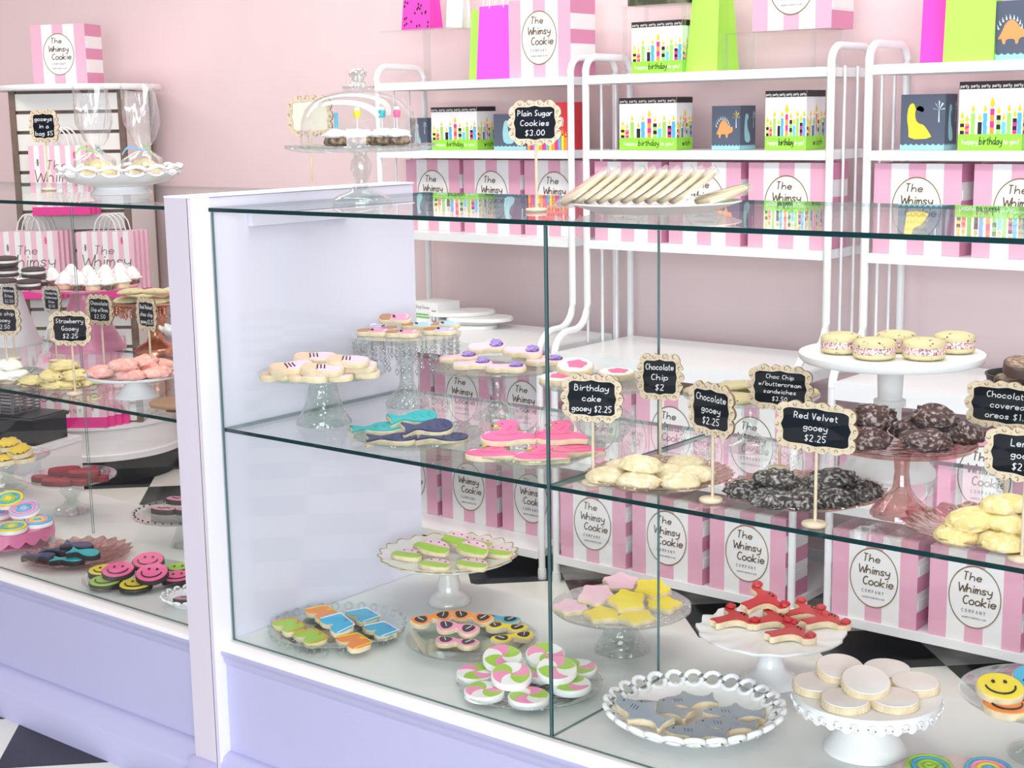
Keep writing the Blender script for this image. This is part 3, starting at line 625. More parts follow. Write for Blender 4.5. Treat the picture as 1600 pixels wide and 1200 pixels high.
def flat(label, z0, c, rpx, m, sc=None, name='plate', lip=.014, well=.72, th=.004, cat='plate', grow=1.0):
    P0_ = at(c[0], c[1], z0+.01); R = size(rpx, P0_)*.985; P, R, off_ = settle(P0_, R*grow, z0); R /= grow
    t = thing(name, label, cat, (P.x, P.y, z0+.0006), random.random()*6); n = 96 if sc else 48
    a = MB(); a.lathe(plate_prof(R*well, th, 0.0, .97)[:2]+[(R*well*1.0, 0.001), (R*.97, lip), (R, lip+.001), (R, lip+th*.8), (R*.96, lip+th*.8), (R*well*.98, th), (0, th)], m, n, rimmod(sc[0], sc[1], R, sc[2] if len(sc) > 2 else 0) if sc else None); a.build('dish', t)
    d = Dish(); d.off = off_; d.P = P; d.z = z0+.0006+th; d.R = R; d.t = t; d.rimz = lip+th; d.well = R*well; return d
def beads(d, n, r, m, name, rr, z, shape='ball'):
    me = None
    for k in range(n):
        t = 2*PI*k/n; 
        if me is None:
            a = MB()
            if shape == 'ball': a.blob(r, r, r, m, 0, 0, 8, 5, False)
            else: a.tube([(r*math.cos(2*PI*i/12), 0, r*math.sin(2*PI*i/12)*1.05) for i in range(12)], r*.34, m, 6, closed=True)
            me = a.mesh(name)
        link(name, me, d.t, loc=(rr*math.cos(t), rr*math.sin(t), z), rot=(.95 if shape == 'flatring' else .35 if shape == 'ring' else 0, 0, t+PI/2))
def drops(d, name, m, r0, z0, rows, per, size_, drop):
    a = MB(); rnd = random.Random(3)
    for ring in range(2):
        for k in range(per):
            t = 2*PI*(k+ring*.5)/per; rr = r0*(1-.12*ring); L = drop*(.6+.4*abs(math.sin(t*5+ring)))
            for j in range(rows):
                s = size_*(1 if j < rows-1 else 1.5); z = z0-L*(j+.6)/rows
                a.lathe([(0, -s*1.3), (s*.8, 0), (0, s*1.1)], m, 5, off=(rr*math.cos(t), rr*math.sin(t), z), smooth=False)
    tag(a.build(name, d.t), kind='stuff')
# ================================================================== chalkboard signs
def resample(pts, n):
    L = [0]; m = len(pts)
    for i in range(m): L.append(L[-1]+math.dist(pts[i], pts[(i+1) % m]))
    res = []; j = 0
    for k in range(n):
        s = L[-1]*k/n
        while L[j+1] < s: j += 1
        f = (s-L[j])/(L[j+1]-L[j]+1e-9); a = pts[j]; b = pts[(j+1) % m]; res.append((a[0]+(b[0]-a[0])*f, a[1]+(b[1]-a[1])*f))
    return res
def sign(label, z0, base, c, wpx, hpx, lines, rz=.15, back=False, tilt=0.0, framem=WOOD, stick=WOOD, disc=True):
    P = at(base[0], base[1], z0); zc = z_at(c[1], P); A = math.cos(IMG-rz)
    W = size(wpx, P)/max(.35, A)/2; Hh = size(hpx, P)/2
    fwid = min(W, Hh)*.26; a_, b_ = W-fwid, Hh-fwid
    t = thing('price_sign', label, 'sign', (P.x, P.y, z0+.0006), rz+(PI if back else 0)); zc -= z0+.0006
    dx = (c[0]-base[0])
    Q = [(0, 1.07), (.30, .98), (.80, .99), (.90, .93), (.985, .84), (.975, .35), (1.05, 0)]
    quad = Q+[(x, -y) for x, y in Q[-2::-1]]; poly = quad+[(-x, y) for x, y in quad[-2:0:-1]]
    inner = resample([(x*a_, y*b_) for x, y in poly], 112)
    mb = MB(); mb.add([(x, -.0012, zc+y) for x, y in inner], [tuple(range(112))], CHALKB if not back else CHALKB)
    mb.add([(x, .0012, zc+y) for x, y in inner], [tuple(reversed(range(112)))], mat('sign_back', (0.80, 0.76, 0.62), 0.6)); board = mb.build('chalkboard', t)
    outer = []
    for i, (x, y) in enumerate(inner):
        p = inner[i-2]; q = inner[(i+2) % 112]; tx, ty = q[0]-p[0], q[1]-p[1]; l = math.hypot(tx, ty) or 1; o = fwid*(.72+.50*abs(math.sin(i*PI/8)))
        nx, ny = (-ty/l, tx/l)
        if nx*x+ny*y < 0: nx, ny = -nx, -ny
        outer.append((x+nx*o, y+ny*o))
    mb = MB(); n = 112; vs = [(x, -.0024, zc+y) for x, y in inner]+[(x, -.0024, zc+y) for x, y in outer]+[(x, .0024, zc+y) for x, y in inner]+[(x, .0024, zc+y) for x, y in outer]
    F = []
    for i in range(n):
        j = (i+1) % n; F += [(i, j, n+j, n+i), (2*n+i, 3*n+i, 3*n+j, 2*n+j)]
    mb.add(vs, F, framem); mb.add(vs, [(n+i, n+(i+1) % n, 3*n+(i+1) % n, 3*n+i) for i in range(n)]+[(i, 2*n+i, 2*n+(i+1) % n, (i+1) % n) for i in range(n)], WOODE); fr = mb.build('ornate_frame', t)
    mb = MB()
    for i in range(0, 112, 4):
        big = i % 8 == 4; x = inner[i][0]*.48+outer[i][0]*.52; y = inner[i][1]*.48+outer[i][1]*.52; r = fwid*(.40 if big else .2); an = math.atan2(y, x)
        for s in (-1, 1):
            pts = [(x+r*(1-.10*q)*math.cos(an+.7+q*.62), s*.0027, zc+y+r*(1-.10*q)*math.sin(an+.7+q*.62)) for q in range(9)]
            vv = []
            for (px, py, pz) in pts: vv += [(px+(px-x)*.22, py, pz+(pz-zc-y)*.22), (px-(px-x)*.22, py, pz-(pz-zc-y)*.22)]
            mb.add(vv, [(2*q, 2*q+1, 2*q+3, 2*q+2) for q in range(8)], WOODE)
    tag(mb.build('scroll_cutouts', fr), kind='stuff')
    if lines and not back:
        mb = MB(); n = len(lines); lh = 2*b_*.92/n; wst = max(.0011, lh*.075)
        for i, s in enumerate(lines):
            write(mb, s, 0, zc+b_*.92-lh*(i+.80), lh*.60, CHALK, wst, lambda x, z: (x, -.0017, z), .1, maxw=2*a_*.86)
        mb.build('chalk_writing', board)
    mb = MB(); mb.tube([(0, .003, .006), (0, .003, zc-b_*.9)], .0028, stick, 8); mb.build('stick', t)
    if disc:
        mb = MB(); mb.lathe([(0, 0), (.019, 0), (.0205, .003), (.019, .006), (0, .0075)], stick, 24); mb.build('base_disc', t)
    return t
# ================================================================== cookies
CACHE = {}
def key_mesh(key, fn):
    if key not in CACHE: CACHE[key] = fn()
    return CACHE[key]
def inset(pts, k):
    n = len(pts); res = []
    for i in range(n):
        a = pts[i-1]; b = pts[(i+1) % n]; dx, dy = b[0]-a[0], b[1]-a[1]; l = math.hypot(dx, dy) or 1; res.append((pts[i][0]-dy/l*k, pts[i][1]+dx/l*k))
    return res
def ccw(p): return p if sum(p[i-1][0]*p[i][1]-p[i][0]*p[i-1][1] for i in range(len(p))) > 0 else p[::-1]
def slab(pts, z0, z1, m, bev=.0012):
    mb = MB(); mb.prism(pts, z0, z1, m, bev); return mb
def decal(mb, pts, z, m, h=.0016): mb.prism(pts, z, z+h, m, min(.0006, h*.4))
def stroke(mb, pts, z, r, m): mb.tube([(x, y, z) for x, y in pts], r, m, 6)
def place(name, label, cat, group, parts, d, u, v, layer, rot, th, tilt=None, jitter=True):
    z = d.z+.0008+layer*(th+.0016); P = pxy(d, u, v) if abs(u) < 1 else onto(d, at(u, v, z+th)); al = tilt if tilt is not None else (.24+random.uniform(-.05, .05) if layer else .05)
    body = link(name, parts[0][1]); tag(body, label, cat, group)
    hy = max(abs(q.co.y) for q in parts[0][1].vertices)*math.cos(rot-IMG)**2+max(abs(q.co.x) for q in parts[0][1].vertices)*math.sin(rot-IMG)**2
    body.matrix_world = Matrix.Translation((P.x, P.y, z+hy*math.sin(al)*.8)) @ Matrix.Rotation(al, 4, (math.cos(IMG), math.sin(IMG), 0)) @ Matrix.Rotation(rot, 4, 'Z')
    for nm, me in parts[1:]: link(nm, me, body)
    return body
def onto(d, P, k=.84):
    q = P+d.off; v = Vector((q.x-d.P.x, q.y-d.P.y, 0)); m_ = d.R*k
    if v.length > m_: v *= m_/v.length
    return Vector((d.P.x+v.x, d.P.y+v.y, q.z))
def S(p, s): return [(x*s, y*s) for x, y in p]
def rndpoly(p, it=2): return smoothpoly(ccw(p), it)
def gooey_mesh(key, m, r, hgt, amp=.10, seed=0): return key_mesh((key, seed, r), lambda: [('x', (lambda mb: (mb.blob(r, r*.9, hgt*.62, m, amp, seed, 22, 12), mb.mesh('gooey'))[1])(MB()))])
def pxy(d, a, b): return Vector((d.P.x+a*math.cos(IMG)-b*math.sin(IMG), d.P.y+a*math.sin(IMG)+b*math.cos(IMG), d.z))
def gooeys(name, label, group, d, m, spots, r, hgt, amp=.10, cat='cookie', xy=False):
    for k, (u, v, L) in enumerate(spots):
        me = gooey_mesh(name+m.name, m, r, hgt, amp, k % 4)[0][1]; z = d.z+.0006+L*hgt*.72; P = pxy(d, u, v) if xy else onto(d, at(u, v, z+hgt*.6), .80)
        o = link(name, me, None, loc=(P.x, P.y, z), rot=((random.uniform(-.12, .12) if L else 0), (random.uniform(-.12, .12) if L else 0), random.random()*6)); tag(o, label, cat, group)
# ================================================================== cookie kinds
TC = .010
def flatcookie(key, pts, sz, deco, body=DOUGH, th=TC, it=2):
    def mk():
        p = rndpoly(S(pts, sz), it); res = [('x', slab(p, 0, th, body).mesh('cookie_base'))]
        return res+deco(p, sz, th)
    return key_mesh(key, mk)
def ice(p, th, m, k=.0022, nm='icing', h=.0018):
    mb = MB(); decal(mb, inset(p, k), th, m, h); return (nm, mb.mesh(nm))
def part(nm, *fns):
    mb = MB()
    for f in fns: f(mb)
    return (nm, mb.mesh(nm))
def clip_half(p, nx, ny, c):
    res = []
    for i in range(len(p)):
        a = p[i]; b = p[(i+1) % len(p)]; da = a[0]*nx+a[1]*ny-c; db = b[0]*nx+b[1]*ny-c
        if da >= 0: res.append(a)
        if (da >= 0) != (db >= 0):
            t = da/(da-db); res.append((a[0]+(b[0]-a[0])*t, a[1]+(b[1]-a[1])*t))
    return res
def trunks(c, trim):
    P = [(-.44, .34), (.44, .34), (.55, -.36), (.08, -.38), (0, -.10), (-.08, -.38), (-.55, -.36)]
    def deco(p, s, th):
        z = th+.0022
        return [ice(p, th, I[c]), part('side_stripe', lambda mb: stroke(mb, [(.37*s, .28*s), (.45*s, -.30*s)], z, .0011, I[trim])), part('side_stripe', lambda mb: stroke(mb, [(-.37*s, .28*s), (-.45*s, -.30*s)], z, .0011, I[trim])),
          part('waistband', lambda mb: stroke(mb, [(-.38*s, .28*s), (.38*s, .28*s)], z, .0009, I[trim])), part('drawstring_bow', lambda mb: stroke(mb, [(-.07*s, .16*s), (0, .24*s), (.07*s, .16*s), (.05*s, .23*s), (-.05*s, .20*s)], z, .0011, I['purple' if c == 'sky' else trim]))]
    return flatcookie('trunks'+c, P, .082, deco, it=1)
def shades(c):
    P = [(-.5, .10), (-.44, .20), (-.12, .20), (0, .13), (.12, .20), (.44, .20), (.5, .10), (.42, -.14), (.26, -.22), (.10, -.14), (0, .0), (-.10, -.14), (-.26, -.22), (-.42, -.14)]
    def deco(p, s, th):
        r = [ice(p, th, I[c])]
        for k in (-1, 1):
            L = rndpoly(S([(k*.10, .13), (k*.38, .14), (k*.40, .02), (k*.27, -.15), (k*.13, -.07)], s)); r.append(part('dark_lens', lambda mb, L=L: decal(mb, L, th+.0018, I['black'], .0012)))
            r.append(part('white_glint', lambda mb, k=k: stroke(mb, [(k*.30*s, .10*s), (k*.22*s, -.04*s)], th+.0032, .0009, I['white'])))
        return r
    return flatcookie('shades'+c, P, .100, deco, it=2)
def swirl(rot=0):
    def mk():
        r = .040; res = [('x', slab(circ(r, 40), 0, .013, I['white'], .0018).mesh('cookie_base'))]
        for k in range(6):
            cc = ['pink', 'white', 'lime'][k % 3]
            if cc == 'white': continue
            a0 = k*PI/3; pts = []
            for i in range(9): pts.append((i/8*.92*r, a0+.9*(i/8)))
            for i in range(1, 7): pts.append((.92*r, a0+.9+PI/3*i/6))
            for i in range(7, 0, -1): pts.append((i/8*.92*r, a0+PI/3+.9*(i/8)))
            pp = ccw([(q*math.cos(w), q*math.sin(w)) for q, w in pts]); res.append(part('swirl_wedge', lambda mb, pp=pp, cc=cc: mb.prism(pp, .013, .0142, I[cc])))
        return res
    return key_mesh('swirl', mk)
def melon():
    P = [(-.5, -.30), (.46, -.34), (.52, .02), (.26, .40), (-.30, .40), (-.54, .06)]
    def deco(p, s, th):
        q = inset(p, .0018); g = clip_half(q, 0, -1, -.005*1); k = clip_half(q, 0, 1, .006)
        return [part('green_rind_icing', lambda mb: decal(mb, g, th, I['lime'])), part('pink_flesh_icing', lambda mb: decal(mb, k, th, I['pale']))]+[part('seed', lambda mb, x=x, y=y: decal(mb, circ(.0026, 8, x*s, y*s, ry=.0016), th+.0018, I['black'], .001)) for x, y in ((-.26, .2), (0, .26), (.24, .18))]
    return flatcookie('melon', P, .074, deco, it=1)
def starf(c):
    P = [(math.cos(PI/2+k*PI/5)*(.53 if k % 2 == 0 else .35), math.sin(PI/2+k*PI/5)*(.53 if k % 2 == 0 else .35)) for k in range(10)]
    return flatcookie('star'+c, P, .088, lambda p, s, th: [ice(p, th, I[c], .0016)], it=1)
def lobster():
    P = [(-.50, -.15), (-.42, 0), (-.50, .15), (-.22, .12), (0, .15), (.08, .30), (.06, .46), (.24, .52), (.40, .42), (.26, .34), (.22, .22), (.34, .10), (.34, -.10), (.22, -.22), (.26, -.34), (.40, -.42), (.24, -.52), (.06, -.46), (.08, -.30), (0, -.15), (-.22, -.12)]
    return flatcookie('lobster', P, .100, lambda p, s, th: [ice(p, th, I['red'], .0014, h=.0026), part('eye', lambda mb: mb.blob(.0025, .0025, .0025, I['black'], 0, 0, 8, 5, off=(.24*s, .05*s, th+.002))), part('eye', lambda mb: mb.blob(.0025, .0025, .0025, I['black'], 0, 0, 8, 5, off=(.24*s, -.05*s, th+.002)))]+
      [part('claw_frosting', lambda mb, k=k: mb.blob(.011, .009, .006, I['red'], .3, 3, 12, 7, off=(.24*s, k*.42*s, th+.0015))) for k in (-1, 1)], th=.0125, it=1)
def shark():
    P = [(-.52, .0), (-.36, .13), (-.08, .17), (.02, .34), (.12, .15), (.32, .07), (.5, .24), (.43, .02), (.49, -.19), (.30, -.06), (.10, -.13), (-.02, -.28), (-.08, -.14), (-.36, -.11)]
    def deco(p, s, th):
        z = th+.002
        return [ice(p, th, I['grey'], .0014), part('eye', lambda mb: decal(mb, circ(.0018, 8, -.36*s, .04*s), z, I['black'], .001))]+[part('gill', lambda mb, x=x: stroke(mb, [(x*s, .07*s), (x*s+.003, -.03*s)], z, .0006, I['navy'])) for x in (-.20, -.15, -.10)]
    return flatcookie('shark', [(x, y*1.15) for x, y in P], .120, deco, th=.0125, it=1)
def fluted(c):
    def mk():
        r = .0425; p = circ(r, 96, sc=.014, k=32); res = [('x', slab(p, 0, .0125, DOUGH, .001).mesh('cookie_base'))]
        res.append(part('marbled_icing', lambda mb: decal(mb, circ(r*.955, 48), .0125, c, .0016))); return res
    return key_mesh('fluted', mk)
def smile(c, r=.040, bm=DOUGH):
    def mk():
        res = [('x', slab(circ(r, 36), 0, .012, bm, .0014).mesh('cookie_base')), part('icing', lambda mb: decal(mb, circ(r*.95, 36), .012, I[c]))]
        res.append(part('smile_line', lambda mb: stroke(mb, [(r*.62*math.cos(a), r*.62*math.sin(a)) for a in [PI*1.02+PI*.96*i/12 for i in range(13)]], .0142, .0019, I['black'])))
        for k in (-1, 1): res.append(part('eye', lambda mb, k=k: decal(mb, circ(.0034, 10, k*r*.25, r*.28, ry=.0048), .0138, I['black'], .0014)))
        return res
    return key_mesh(('smile', c, bm.name), mk)
def lolli(c1, c2, c3):
    def mk():
        r = .040; res = [('x', slab(circ(r, 36), 0, .012, I['white'], .0014).mesh('cookie_base'))]
        for q, c in ((.97, c1), (.72, c2), (.46, c3), (.2, c1)): res.append(part('icing_ring', lambda mb, q=q, c=c: mb.tube([(r*q*.94*math.cos(2*PI*i/28), r*q*.94*math.sin(2*PI*i/28), .0122) for i in range(28)], .0042, I[c], 6, closed=True)))
        return res
    return key_mesh(('lolli', c1, c2), mk)
def flamingo():
    P = [(-.52, -.02), (-.40, -.22), (-.05, -.30), (.30, -.24), (.56, -.30), (.52, -.12), (.30, .0), (.22, .14), (.36, .28), (.30, .46), (.06, .50), (-.14, .40), (-.20, .30), (-.05, .26), (-.10, .10), (-.34, .14)]
    def deco(p, s, th):
        z = th+.0022
        return [ice(p, th, I['hot'], .0016, h=.0024), part('yellow_beak', lambda mb: decal(mb, circ(.0055, 10, -.14*s, .34*s, ry=.003), z, I['yellow'], .0012)), part('black_beak_tip', lambda mb: decal(mb, circ(.003, 8, -.20*s, .33*s, ry=.0022), z+.0006, I['black'], .0012)),
          part('eye', lambda mb: decal(mb, circ(.0018, 8, .0, .42*s), z, I['black'], .001)), part('wing_line', lambda mb: stroke(mb, [(-.20*s, -.06*s), (.0, -.12*s), (.22*s, -.08*s)], z, .0008, I['red'])), part('white_glint', lambda mb: stroke(mb, [(-.40*s, .0), (-.36*s, .07*s), (-.28*s, .09*s)], z, .0008, I['white'])), part('neck_line', lambda mb: stroke(mb, [(.02*s, .10*s), (.12*s, .18*s), (.16*s, .30*s)], z, .0007, I['red']))]
    return flatcookie('flamingo', [(x, y*1.25) for x, y in P], .100, deco, it=1)
def tail(c):
    P = [(-.52, .26), (-.30, .12), (-.20, .06), (.05, .20), (.30, .22), (.5, .10), (.5, -.12), (.28, -.24), (.02, -.20), (-.20, -.06), (-.34, -.14), (-.54, -.24), (-.42, 0)]
    def deco(p, s, th, c=c):
        return [ice(p, th, I[c], .0012, h=.003)]+[part('scale_ridge', lambda mb, x=x: stroke(mb, [(x*s, -.13*s), (x*s-.004, 0), (x*s, .13*s)], th+.003, .0013, I[c])) for x in (.04, .20, .35)]
    return flatcookie('tail'+c, [(x, y*1.35) for x, y in P], .104, deco, it=1)
def swimmer():
    P = [(-.5, .02), (-.42, .17), (-.18, .17), (-.10, .13), (.12, .17), (.40, .15), (.52, .02), (.42, -.15), (.12, -.18), (-.10, -.13), (-.20, -.18), (-.42, -.15)]
    def deco(p, s, th):
        q = inset(p, .0015); a = clip_half(q, 1, 0, -.08*s); b = clip_half(q, -1, 0, .10*s); z = th+.002
        return [part('pink_icing', lambda mb: decal(mb, a, th, I['pale'])), part('beige_icing', lambda mb: decal(mb, b, th, I['beige']))]+[part('black_stripe', lambda mb, x=x: stroke(mb, [(x*s, .10*s), (x*s+.004, -.10*s)], z, .0016, I['black'])) for x in (-.12, -.04, .04)]
    return flatcookie('swimmer', [(x, y*1.35) for x, y in P], .094, deco, th=.012, it=1)
def bathing(c):
    P = [(-.5, .0), (-.40, .18), (-.20, .20), (-.06, .14), (.15, .22), (.42, .20), (.52, .0), (.40, -.20), (.10, -.22), (-.08, -.14), (-.22, -.20), (-.42, -.17)]
    def deco(p, s, th):
        q = inset(p, .0015); a = clip_half(q, 1, 0, -.10*s); b = clip_half(q, -1, 0, .12*s); z = th+.0022
        return [part('brown_icing', lambda mb: decal(mb, b, th, I['brown'])), part('coloured_icing', lambda mb: decal(mb, a, th, I[c])), part('black_squiggle', lambda mb: stroke(mb, [(-.06*s, .10*s), (0, .03*s), (-.05*s, -.02*s), (.02*s, -.08*s)], z, .0016, I['black'])), part('white_trim', lambda mb: stroke(mb, [(.34*s, .12*s), (.41*s, 0), (.34*s, -.13*s)], z, .0016, I['white']))]
    return flatcookie('bathing'+c, [(x, y*1.25) for x, y in P], .078, deco, it=1)
def purpletop():
    P = [(-.5, .0), (-.42, .16), (-.1, .15), (.12, .2), (.34, .24), (.52, .06), (.46, -.18), (.2, -.22), (0, -.14), (-.2, -.18), (-.44, -.12)]
    def deco(p, s, th):
        return [ice(p, th, I['pale'], .0016), part('purple_frosting', lambda mb: mb.blob(.15*s, .17*s, .006, I['purple'], .35, 5, 16, 8, off=(.27*s, .02*s, th+.0008)))]
    return flatcookie('purple', [(x, y*1.3) for x, y in P], .088, deco, it=1)
SPR = mat('sprinkles', (0.86, 0.60, 0.55), 0.5, col2=(0.25, 0.10, 0.14), thr=(0.50, 0.56), nscale=330)
def sprinkled():
    def mk():
        r = .037; p = circ(r, 72, sc=.03, k=12)
        return [('x', slab(p, 0, .012, DOUGH, .001).mesh('cookie_base')), part('white_icing', lambda mb: decal(mb, circ(r*.93, 48, sc=.03, k=12), .012, I['white'])), part('pink_patch', lambda mb: decal(mb, circ(r*.52, 24, .1*r, 0, sc=.12, k=5), .0138, I['hot'], .0014))]
    return key_mesh('sprinkled', mk)
# ================================================================== right case, middle shelf
zs = ZS
CRYS = glass('crystal', (0.72, 0.74, 0.74), 0.12, 0.75, 0.03, power=1.4)
def lay(kind, name, label, group, d, spots, th=TC, cat='cookie', rs=.25):
    for s in spots: place(name, label, cat, group, kind, d, s[0], s[1], s[2], IMG+(s[3] if len(s) > 3 else random.uniform(-rs, rs)), th)
d = stand('clear glass cake stand with ribbed flared foot under black striped cookies', zs, (497, 660), 582, 101, CLEAR, 'flare', rf=.42, sc=None, ribs=24, m2=PRESS)
lay(swimmer(), 'swimmer_cookie', 'pink and beige oval cookie with black stripes on ribbed foot stand', 'black striped pink cookies', d,
    [(425, 584, 0), (458, 595, 0), (520, 596, 0), (576, 584, 0), (505, 577, 0, .3), (445, 573, 1), (493, 579, 1), (558, 573, 1), (482, 557, 2), (533, 562, 2)], .012)
d = stand('mirror topped cake stand fringed with hanging crystal drops', zs, (637, 634), 521, 87, CLEAR, 'column', rf=.40, rs=.13, th=.011, lip=0.0, well=.96, m2=CUT)
drops(d, 'crystal_drops', CRYS, d.R*.95, d.H-.012, 5, 24, .0056, .066)
for c, nm, sp in (('pink', 'pink', [(583, 517, 0), (628, 519, 0), (617, 498, 1)]), ('lav', 'lavender', [(598, 511, 0, 2.6), (686, 515, 0)]), ('blue', 'light blue', [(652, 507, 0), (702, 505, 0)])):
    lay(bathing(c), 'iced_cookie', '%s and brown iced cookie on the crystal fringed stand' % nm, 'small iced cookies on the crystal stand', d, sp)
d = stand('clear glass cake stand on knobbed stem carrying pale pink and purple cookies', zs, (778, 653), 574, 100, PRESS, 'ball', rf=.40, rs=.09, m2=CLEAR)
lay(purpletop(), 'iced_cookie', 'pale pink iced cookie with piped purple frosting end', 'pale pink and purple cookies', d, [(716, 556, 0), (738, 566, 0), (790, 571, 0), (852, 561, 0), (835, 552, 0), (760, 542, 1), (816, 548, 1)], .013)
d = flat('pressed glass plate of teal and navy mermaid tail cookies', zs, (654, 682), 102, PRESS, sc=(26, .035, .001))
lay(tail('teal'), 'mermaid_tail_cookie', 'teal iced mermaid tail cookie on middle shelf plate', 'teal tail cookies', d, [(578, 669, 0, .2), (618, 668, 0, 2.9), (645, 656, 1, .25)])
lay(tail('navy'), 'mermaid_tail_cookie', 'navy iced mermaid tail cookie on middle shelf plate', 'navy tail cookies', d, [(612, 685, 0, .1), (692, 684, 0, -.1), (668, 671, 1, .2)])
d = flat('beaded pressed glass plate with clear centre post, pink flamingo cookies on it', zs, (836, 710), 112, PRESS, sc=(60, .008), lip=.024, well=.62)
a = MB(); a.lathe([(0, 0), (.012, 0), (.010, .03), (.008, .05), (.011, .058), (0, .062)], CLEAR, 16, off=(-.0, .0, .004)); a.build('centre_post', d.t)
d.z += .012
lay(flamingo(), 'flamingo_cookie', 'bright pink flamingo cookie with yellow beak on beaded glass plate', 'flamingo cookies', d, [(768, 706, 0, .0), (842, 710, 0, .1), (897, 700, 0, .1), (790, 684, 1, .15), (872, 682, 1, .05)], .012)
d = stand('clear glass cake stand with wide ribbed urn foot behind the birthday cake sign', zs, (966, 690), 598, 103, PRESS, 'urn', rf=.48, m2=PRESS)
lay(sprinkled(), 'iced_cookie', 'white scalloped cookie with hot pink icing patch on urn footed stand', 'white and pink scalloped cookies', d, [(893, 592, 0), (958, 596, 0), (985, 584, 0), (920, 577, 1)], .0125)
LEMON = mat('pale_gooey', (0.76, 0.60, 0.24), 0.8, col2=(0.84, 0.75, 0.48), thr=(0.46, 0.70), nscale=70, bump=1.0, bscale=110)
CONF = mat('confetti_gooey', (0.74, 0.61, 0.36), 0.8, col2=(0.84, 0.76, 0.57), thr=(0.42, 0.64), nscale=75, bump=.9, bscale=120)
CHOC = mat('powdered_chocolate', (0.030, 0.022, 0.018), 0.8, col2=(0.50, 0.48, 0.46), thr=(0.47, 0.72), nscale=150, bump=1.0, bscale=150)
RVEL = mat('powdered_red_velvet', (0.060, 0.022, 0.018), 0.8, col2=(0.55, 0.48, 0.45), thr=(0.50, 0.76), nscale=140, bump=1.0, bscale=150)
STRAW = mat('strawberry_gooey', (0.86, 0.40, 0.33), 0.75, col2=(0.90, 0.60, 0.54), thr=(0.45, 0.7), nscale=50, bump=.8, bscale=120)
CHIP = mat('chocolate_chip_cookie', (0.62, 0.54, 0.30), 0.8, col2=(0.10, 0.05, 0.03), thr=(0.655, 0.68), nscale=120, bump=.5, bscale=110)
YGOO = mat('yellow_chip_gooey', (0.78, 0.64, 0.30), 0.8, col2=(0.16, 0.09, 0.04), thr=(0.63, 0.66), nscale=110, bump=.5, bscale=110)
d = flat('pinkish brown pressed glass plate of birthday cake gooey cookies', zs, (1031, 744), 115, AMBGL, sc=(40, .03, .001))
gooeys('gooey_cookie', 'pale confetti speckled gooey cookie on pinkish brown plate', 'birthday cake gooeys', d, CONF, [(950, 740, 0), (997, 748, 0), (1063, 749, 0), (1085, 738, 0), (1042, 736, 0), (1072, 722, 0), (975, 726, 0), (1001, 722, 1)], .040, .030)
d = stand('clear glass cake stand on ball stem holding chocolate chip cookies', zs, (1172, 702), 617, 106, CLEAR, 'ball', rf=.40, rs=.08, sc=(18, .02, .002))
gooeys('chocolate_chip_cookie', 'pale chocolate chip cookie on the ball stemmed glass stand', 'chocolate chip cookies in front of the rack table', d, CHIP, [(1102, 608, 0), (1152, 620, 0), (1205, 616, 0), (1250, 610, 0), (1180, 604, 0), (1152, 600, 1)], .042, .020, .05)
d = flat('clear glass plate of powdered dark chocolate gooey cookies', zs, (1258, 770), 126, AMBGL, sc=(36, .025, .001))
gooeys('gooey_cookie', 'dark chocolate gooey cookie dusted with powdered sugar on flat plate', 'chocolate gooeys', d, CHOC, [(1168, 762, 0), (1205, 775, 0), (1255, 778, 0), (1303, 775, 0), (1345, 763, 0), (1222, 754, 0), (1270, 756, 0), (1318, 752, 0), (1212, 744, 1), (1298, 744, 1)], .040, .032, .16)
WST = mat('white_ceramic', (0.86, 0.86, 0.85), 0.3)
d = stand('tall white cake stand with round column holding sprinkle sandwich cookies', zs, (1387, 742), 551, 142, WST, 'column', rf=.52, rs=.13, th=.014, lip=0.0, well=.97)
def sandwich():
    def mk():
        r = .0365; a = MB(); a.lathe([(0, 0), (r*.8, 0), (r*.98, .004), (r, .008), (r*.96, .010), (0, .010)], CHIP, 28); b = MB(); b.lathe([(0, .010), (r*.97, .010), (r*.99, .016), (r*.97, .022), (0, .022)], SPR, 28)
        c = MB(); c.lathe([(0, .022), (r*.97, .022), (r, .025), (r*.92, .031), (r*.6, .035), (0, .036)], CHIP, 28); return [('x', a.mesh('cookie_half')), ('sprinkled_filling', b.mesh('filling')), ('cookie_half', c.mesh('cookie_half'))]
    return key_mesh('sandwich', mk)
for s_ in [(-.088, .005, 0), (-.046, -.066, 0), (.036, -.078, 0), (.108, -.012, 0), (.012, .012, 0)]: place('sandwich_cookie', 'chocolate chip sandwich cookie with sprinkle rolled filling on tall white stand', 'cookie', 'sprinkle sandwich cookies', sandwich(), d, *s_, random.random()*6, .036, tilt=0.0)
d = stand('pink glass pedestal cake stand of red velvet gooey cookies', zs, (1407, 805), 694, 114, PINKGL, 'trumpet', rf=.41, rs=.10, ribs=14)
gooeys('gooey_cookie', 'dark red velvet gooey cookie dusted with sugar on pink glass pedestal', 'red velvet gooeys', d, RVEL, [(-.066, -.040, 0), (.022, -.066, 0), (.088, -.012, 0), (.022, .022, 0), (-.05, .045, 0), (-.045, .012, 1), (.048, -.002, 1)], .038, .036, .20, xy=True)
d = flat('pink pressed glass plate with pointed rim holding lemon gooey cookies', zs, (1540, 825), 126, PINKGL, sc=(18, .05, .002))
gooeys('gooey_cookie', 'yellow lemon gooey cookie with powdered sugar on pink pointed plate', 'lemon gooeys', d, LEMON, [(1500, 830, 0), (1568, 842, 0), (1618, 838, 0), (1620, 815, 0), (1560, 815, 0), (1520, 806, 1), (1578, 812, 1), (1575, 784, 2)], .042, .030)
d = stand('black round tray stand holding chocolate covered sandwich cookies', zs, (1592, 742), 603, 58, BLACK, 'column', rf=.6, rs=.2, name='tray_stand', lip=.022, th=.004, well=.9)
